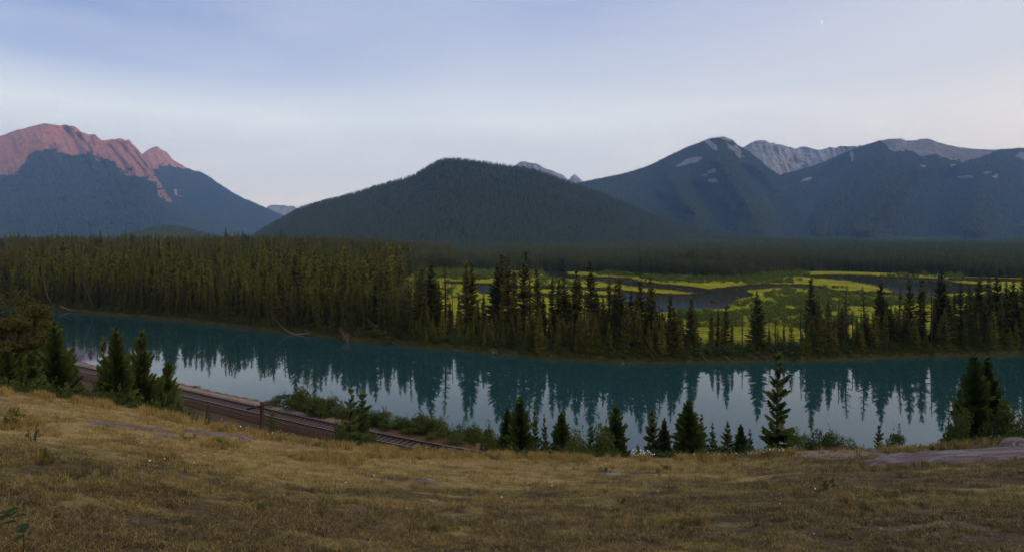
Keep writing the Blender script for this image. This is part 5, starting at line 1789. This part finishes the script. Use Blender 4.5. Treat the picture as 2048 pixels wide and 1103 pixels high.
# sedge and reeds on the meadow edges and bank of the far side
sed_m = foliage_mat('sedge', (0.16, 0.20, 0.018), (0.30, 0.27, 0.028), (0.22, 0.16, 0.035), spatial=25)
sedge = [tuft('sedge_tuft', 540 + i, sed_m, 16, 0.3, 0.8, 0.55, 0.5, 0.03) for i in range(2)]
n4 = 9000
u4 = r.uniform(840, 2120, n4)
y4 = shore_Y(u4) + 14 + r.uniform(0, 1, n4) ** 1.5 * 330
v4 = HZ + F * EYE / y4
k4 = (y4 < meadow_far(u4)) & ~in_channel(u4, v4)
u4, y4 = u4[k4], y4[k4]
x4 = (u4 - 1024) / F * y4
s4 = r.uniform(0.5, 1.2, len(x4))
scatter('sedge', np.stack([x4, y4, valley_z(u4, y4) - 0.05], 1), np.stack([s4 * 1.5, s4 * 1.5, s4 * 0.7], 1), r.uniform(0, 6.28, len(x4)), r.integers(0, 2, len(x4)), sedge,
        'yellow-green sedge covering the wet meadow', 'sedge')
u5 = r.uniform(-50, 2150, 5200); y5 = shore_Y(u5) + r.uniform(0.2, 3.0, 5200)
s5 = r.uniform(0.4, 1.1, 5200)
bk_m = foliage_mat('bank_grass', (0.035, 0.042, 0.014), (0.075, 0.075, 0.022), (0.09, 0.06, 0.03), spatial=14)
bkt = [tuft('grass_tuft', 550 + i, bk_m, 16, 0.25, 0.7, 0.4, 0.8, 0.03) for i in range(2)]
scatter('bank_grass', np.stack([(u5 - 1024) / F * y5, y5, valley_z(u5, y5) - 0.03], 1), np.stack([s5, s5, s5 * 0.8], 1), r.uniform(0, 6.28, 5200), r.integers(0, 2, 5200), bkt,
        'dull grass hanging over the waterline of the far bank', 'grass')

# ------------------------------------------------------------------ flowers
fl_m, t_, b_ = new_mat('white_petals'); b_.inputs['Base Color'].default_value = (0.70, 0.68, 0.62, 1)
fy_m, t_, b_ = new_mat('faded_seed_head'); b_.inputs['Base Color'].default_value = (0.42, 0.34, 0.20, 1)


def flower(name, seed, mat, h, r0):
    rr = np.random.default_rng(seed)
    sv_, sf_ = tube([(0, 0, 0), (0.01, 0, h * 0.5), (0.03, 0.01, h)], [0.004, 0.004, 0.003], 3, cap=False)
    V = [(0.03, 0.01, h + 0.004)]; nn = 12
    for k in range(nn):
        a = 6.283 * k / nn; q = r0 * (1.0 if k % 2 else 0.62)
        V.append((0.03 + q * math.cos(a), 0.01 + q * math.sin(a), h + 0.008 * math.sin(a) + 0.6 * q * math.cos(a * 0 + 0.6) * math.sin(a)))
    Fc = [(0, k + 1, (k + 1) % nn + 1) for k in range(nn)]
    V, Fc, mi = cat_mesh([(sv_, sf_, 0), (np.array(V), np.array(Fc), 1)])
    return bpy.data.objects.new(name, mesh_np(name, V, Fc, [gg_m, mat], mi))


fw = [flower('daisy', 561, fl_m, 0.42, 0.045), flower('daisy', 562, fl_m, 0.30, 0.035), flower('seed_head', 563, fy_m, 0.38, 0.022)]
fu, fv, fk = [], [], []
for (cu, cv, ru, rv, n, ks) in [(1282, 911, 24, 5, 50, (0, 1, 1)), (1276, 905, 16, 2, 18, (0, 1)), (1420, 915, 90, 3, 90, (1, 2, 2)), (1530, 909, 40, 4, 110, (2, 2, 1)), (460, 856, 22, 4, 18, (1, 2, 2)), (445, 850, 14, 3, 8, (1, 2)), (560, 878, 30, 4, 26, (1, 2)),
                                (350, 930, 60, 14, 10, (1,)), (940, 908, 120, 4, 30, (2,)), (1310, 985, 40, 10, 7, (1,)), (1200, 1000, 600, 50, 20, (1, 2)), (600, 960, 300, 30, 12, (1, 2)), (1760, 900, 12, 4, 30, (2, 2)), (1990, 880, 40, 3, 20, (2,))]:
    a = r.uniform(0, 6.28, n); q = np.sqrt(r.uniform(0, 1, n))
    fu.append(cu + ru * q * np.cos(a)); fv.append(cv + rv * q * np.sin(a)); fk.append(r.choice(ks, n))
fu = np.concatenate(fu); fv = np.concatenate(fv); fk = np.concatenate(fk)
xf, yf, zf = near_pt(fu, np.maximum(fv, edge_v(fu) - 1))
sf2 = r.uniform(0.6, 1.2, len(xf)) * np.interp(yf, [6, 14, 26], [0.25, 0.5, 1.0])
scatter('wildflowers', np.stack([xf, yf, zf], 1), np.stack([sf2, sf2, sf2], 1), r.uniform(0, 6.28, len(xf)), fk, fw, 'white daisies and pale seed heads along the crest of the bluff', 'wildflowers',
        tilt=np.stack([r.uniform(0.0, 0.3, len(xf)), r.uniform(-0.2, 0.2, len(xf))], 1))

# pebbles and litter in the foreground
st_m, t_, b_ = new_mat('pale_chips'); oi_ = t_.add('ShaderNodeObjectInfo')
t_.l.new(t_.ramp(oi_.outputs['Random'], [(0.0, (0.05, 0.036, 0.026)), (0.7, (0.12, 0.09, 0.07)), (1.0, (0.26, 0.21, 0.18))]), b_.inputs['Base Color'])


def pebble(seed):
    rr = np.random.default_rng(seed)
    V = np.array([(1, 0, 0), (0, 1, 0), (-1, 0, 0), (0, -1, 0), (0, 0, 0.7), (0.6, 0.6, 0.3), (-0.6, 0.5, 0.35)], float) * rr.uniform(0.7, 1.2, (7, 1)) * 0.02
    Fc = np.array([(0, 5, 4), (5, 1, 4), (1, 6, 4), (6, 2, 4), (2, 3, 4), (3, 0, 4), (0, 1, 5), (1, 2, 6)])
    return bpy.data.objects.new('pebble', mesh_np('pebble', V, Fc, [st_m]))


peb = [pebble(571), pebble(572)]
n6 = 9000
u6 = r.uniform(-100, 2200, n6); v6 = edge_v(u6) + 2 + (1130 - edge_v(u6)) * r.random(n6)
k6 = (fbm(u6 / 90, v6 / 30, 19, 3) > 0.5) | ((u6 > 1600) & (v6 > 960))
u6, v6 = u6[k6], v6[k6]
u6 = np.concatenate([u6, r.uniform(1570, 1740, 1400), r.uniform(540, 690, 900)]); v6 = np.concatenate([v6, r.uniform(900, 914, 1400), r.uniform(885, 896, 900)])
x6, y6, z6 = near_pt(u6, v6)
s6 = r.uniform(0.3, 1.05, len(x6)) ** 2 * 1.1 + 0.2
scatter('gravel', np.stack([x6, y6, z6], 1), np.stack([s6 * 1.3, s6, s6 * 0.8], 1), r.uniform(0, 6.28, len(x6)), r.integers(0, 2, len(x6)), peb, 'small stone chips scattered over the dry bluff', 'gravel')

# ------------------------------------------------------------------ leafy sprig at the lower left corner
x_, y_, z_ = near_pt(42, 1118)
x_, y_, z_ = float(x_[0]), float(y_[0]), float(z_[0])
spr = bpy.data.objects.new('leafy_sprig', None)
COL.objects.link(spr); spr.location = (x_, y_, z_)
spr.scale = (0.78, 0.78, 0.78)
tag(spr, 'dark broad-leaved sprig rising at the lower left corner', 'plant')
stp = np.array([(0, 0, -0.05), (0.03, 0, 0.14), (0.01, 0.02, 0.27), (-0.09, 0.02, 0.40), (-0.14, 0.0, 0.46)])
V, Fc = tube(stp, [0.006, 0.005, 0.005, 0.004, 0.002], 6)
link('stem', mesh_np('stem', V, Fc, [M['bark']], smooth=True), spr)
lfm = foliage_mat('broad_leaf', (0.018, 0.036, 0.010), (0.028, 0.050, 0.013), trans=0.1)
lv, lf = [], []
for i in range(7):
    f = i / 6; wd2 = 0.42 * math.sin(math.pi * min(1, f * 0.93 + 0.05)) ** 0.8
    lv += [(f, -wd2, 0.10 * wd2 - 0.25 * f * f), (f, 0, -0.06 - 0.25 * f * f), (f, wd2, 0.10 * wd2 - 0.25 * f * f)]
for i in range(6):
    a = i * 3
    lf += [(a, a + 1, a + 4), (a, a + 4, a + 3), (a + 1, a + 2, a + 5), (a + 1, a + 5, a + 4)]
leafme = mesh_np('leaf', np.array(lv) * 0.11, np.array(lf), [lfm], smooth=True)
for i, (f, az_, up_, s_) in enumerate([(0.35, 0.3, 0.1, 0.8), (0.5, 2.6, 0.2, 1.0), (0.62, -0.3, 0.2, 1.1), (0.7, 3.4, 0.1, 1.1), (0.8, 0.5, 0.3, 1.0), (0.86, 2.3, 0.2, 1.1), (0.93, 4.2, 0.0, 1.0), (1.0, 1.2, 0.5, 0.9), (1.0, 3.1, 0.3, 1.0), (0.45, 4.6, 0, .9)]):
    tt_ = f * 4; i0 = min(3, int(tt_)); p_ = stp[i0] + (stp[i0 + 1] - stp[i0]) * (tt_ - i0)
    o = link('leaf', leafme, spr, tuple(p_))
    o.rotation_euler = (random.uniform(-0.3, 0.3), -up_, az_); o.scale = (s_,) * 3

# ------------------------------------------------------------------ the young moon
my = 30000.0
mr = 5.2 / F * my
th = np.linspace(-1.35, 1.35, 25)
mv = []
for a in th:
    cx_, cz_ = math.cos(a), math.sin(a)
    inner = 0.62 * math.cos(a * 1.0) if abs(a) < 1.34 else cx_
    for dy in (-0.03, 0.03):
        mv.append((mr * cx_, mr * dy, mr * cz_)); mv.append((mr * inner, mr * dy, mr * cz_))
mf = []
for i in range(24):
    b0 = i * 4
    mf += [(b0, b0 + 1, b0 + 5, b0 + 4), (b0 + 2, b0 + 6, b0 + 7, b0 + 3), (b0, b0 + 4, b0 + 6, b0 + 2), (b0 + 1, b0 + 3, b0 + 7, b0 + 5)]
mm = bpy.data.materials.new('moonlight'); mm.use_nodes = True
tm_ = NT(mm.node_tree); tm_.n.clear()
em_ = tm_.add('ShaderNodeEmission', None, Color=(0.90, 0.92, 1.0, 1), Strength=1.4)
tm_.l.new(em_.outputs[0], tm_.add('ShaderNodeOutputMaterial').inputs['Surface'])
mo = link('moon', mesh_np('moon', np.array(mv), np.array(mf), [mm]), None, ((1640 - 1024) / F * my, my, EYE + (HZ - 44) / F * my))
mo.rotation_euler = (0, math.radians(12), 0)
tag(mo, 'thin crescent moon high in the pale sky at the right', 'moon')
print('individual spruces', n_ind, 'front', len(front), 'left', len(left_trees))
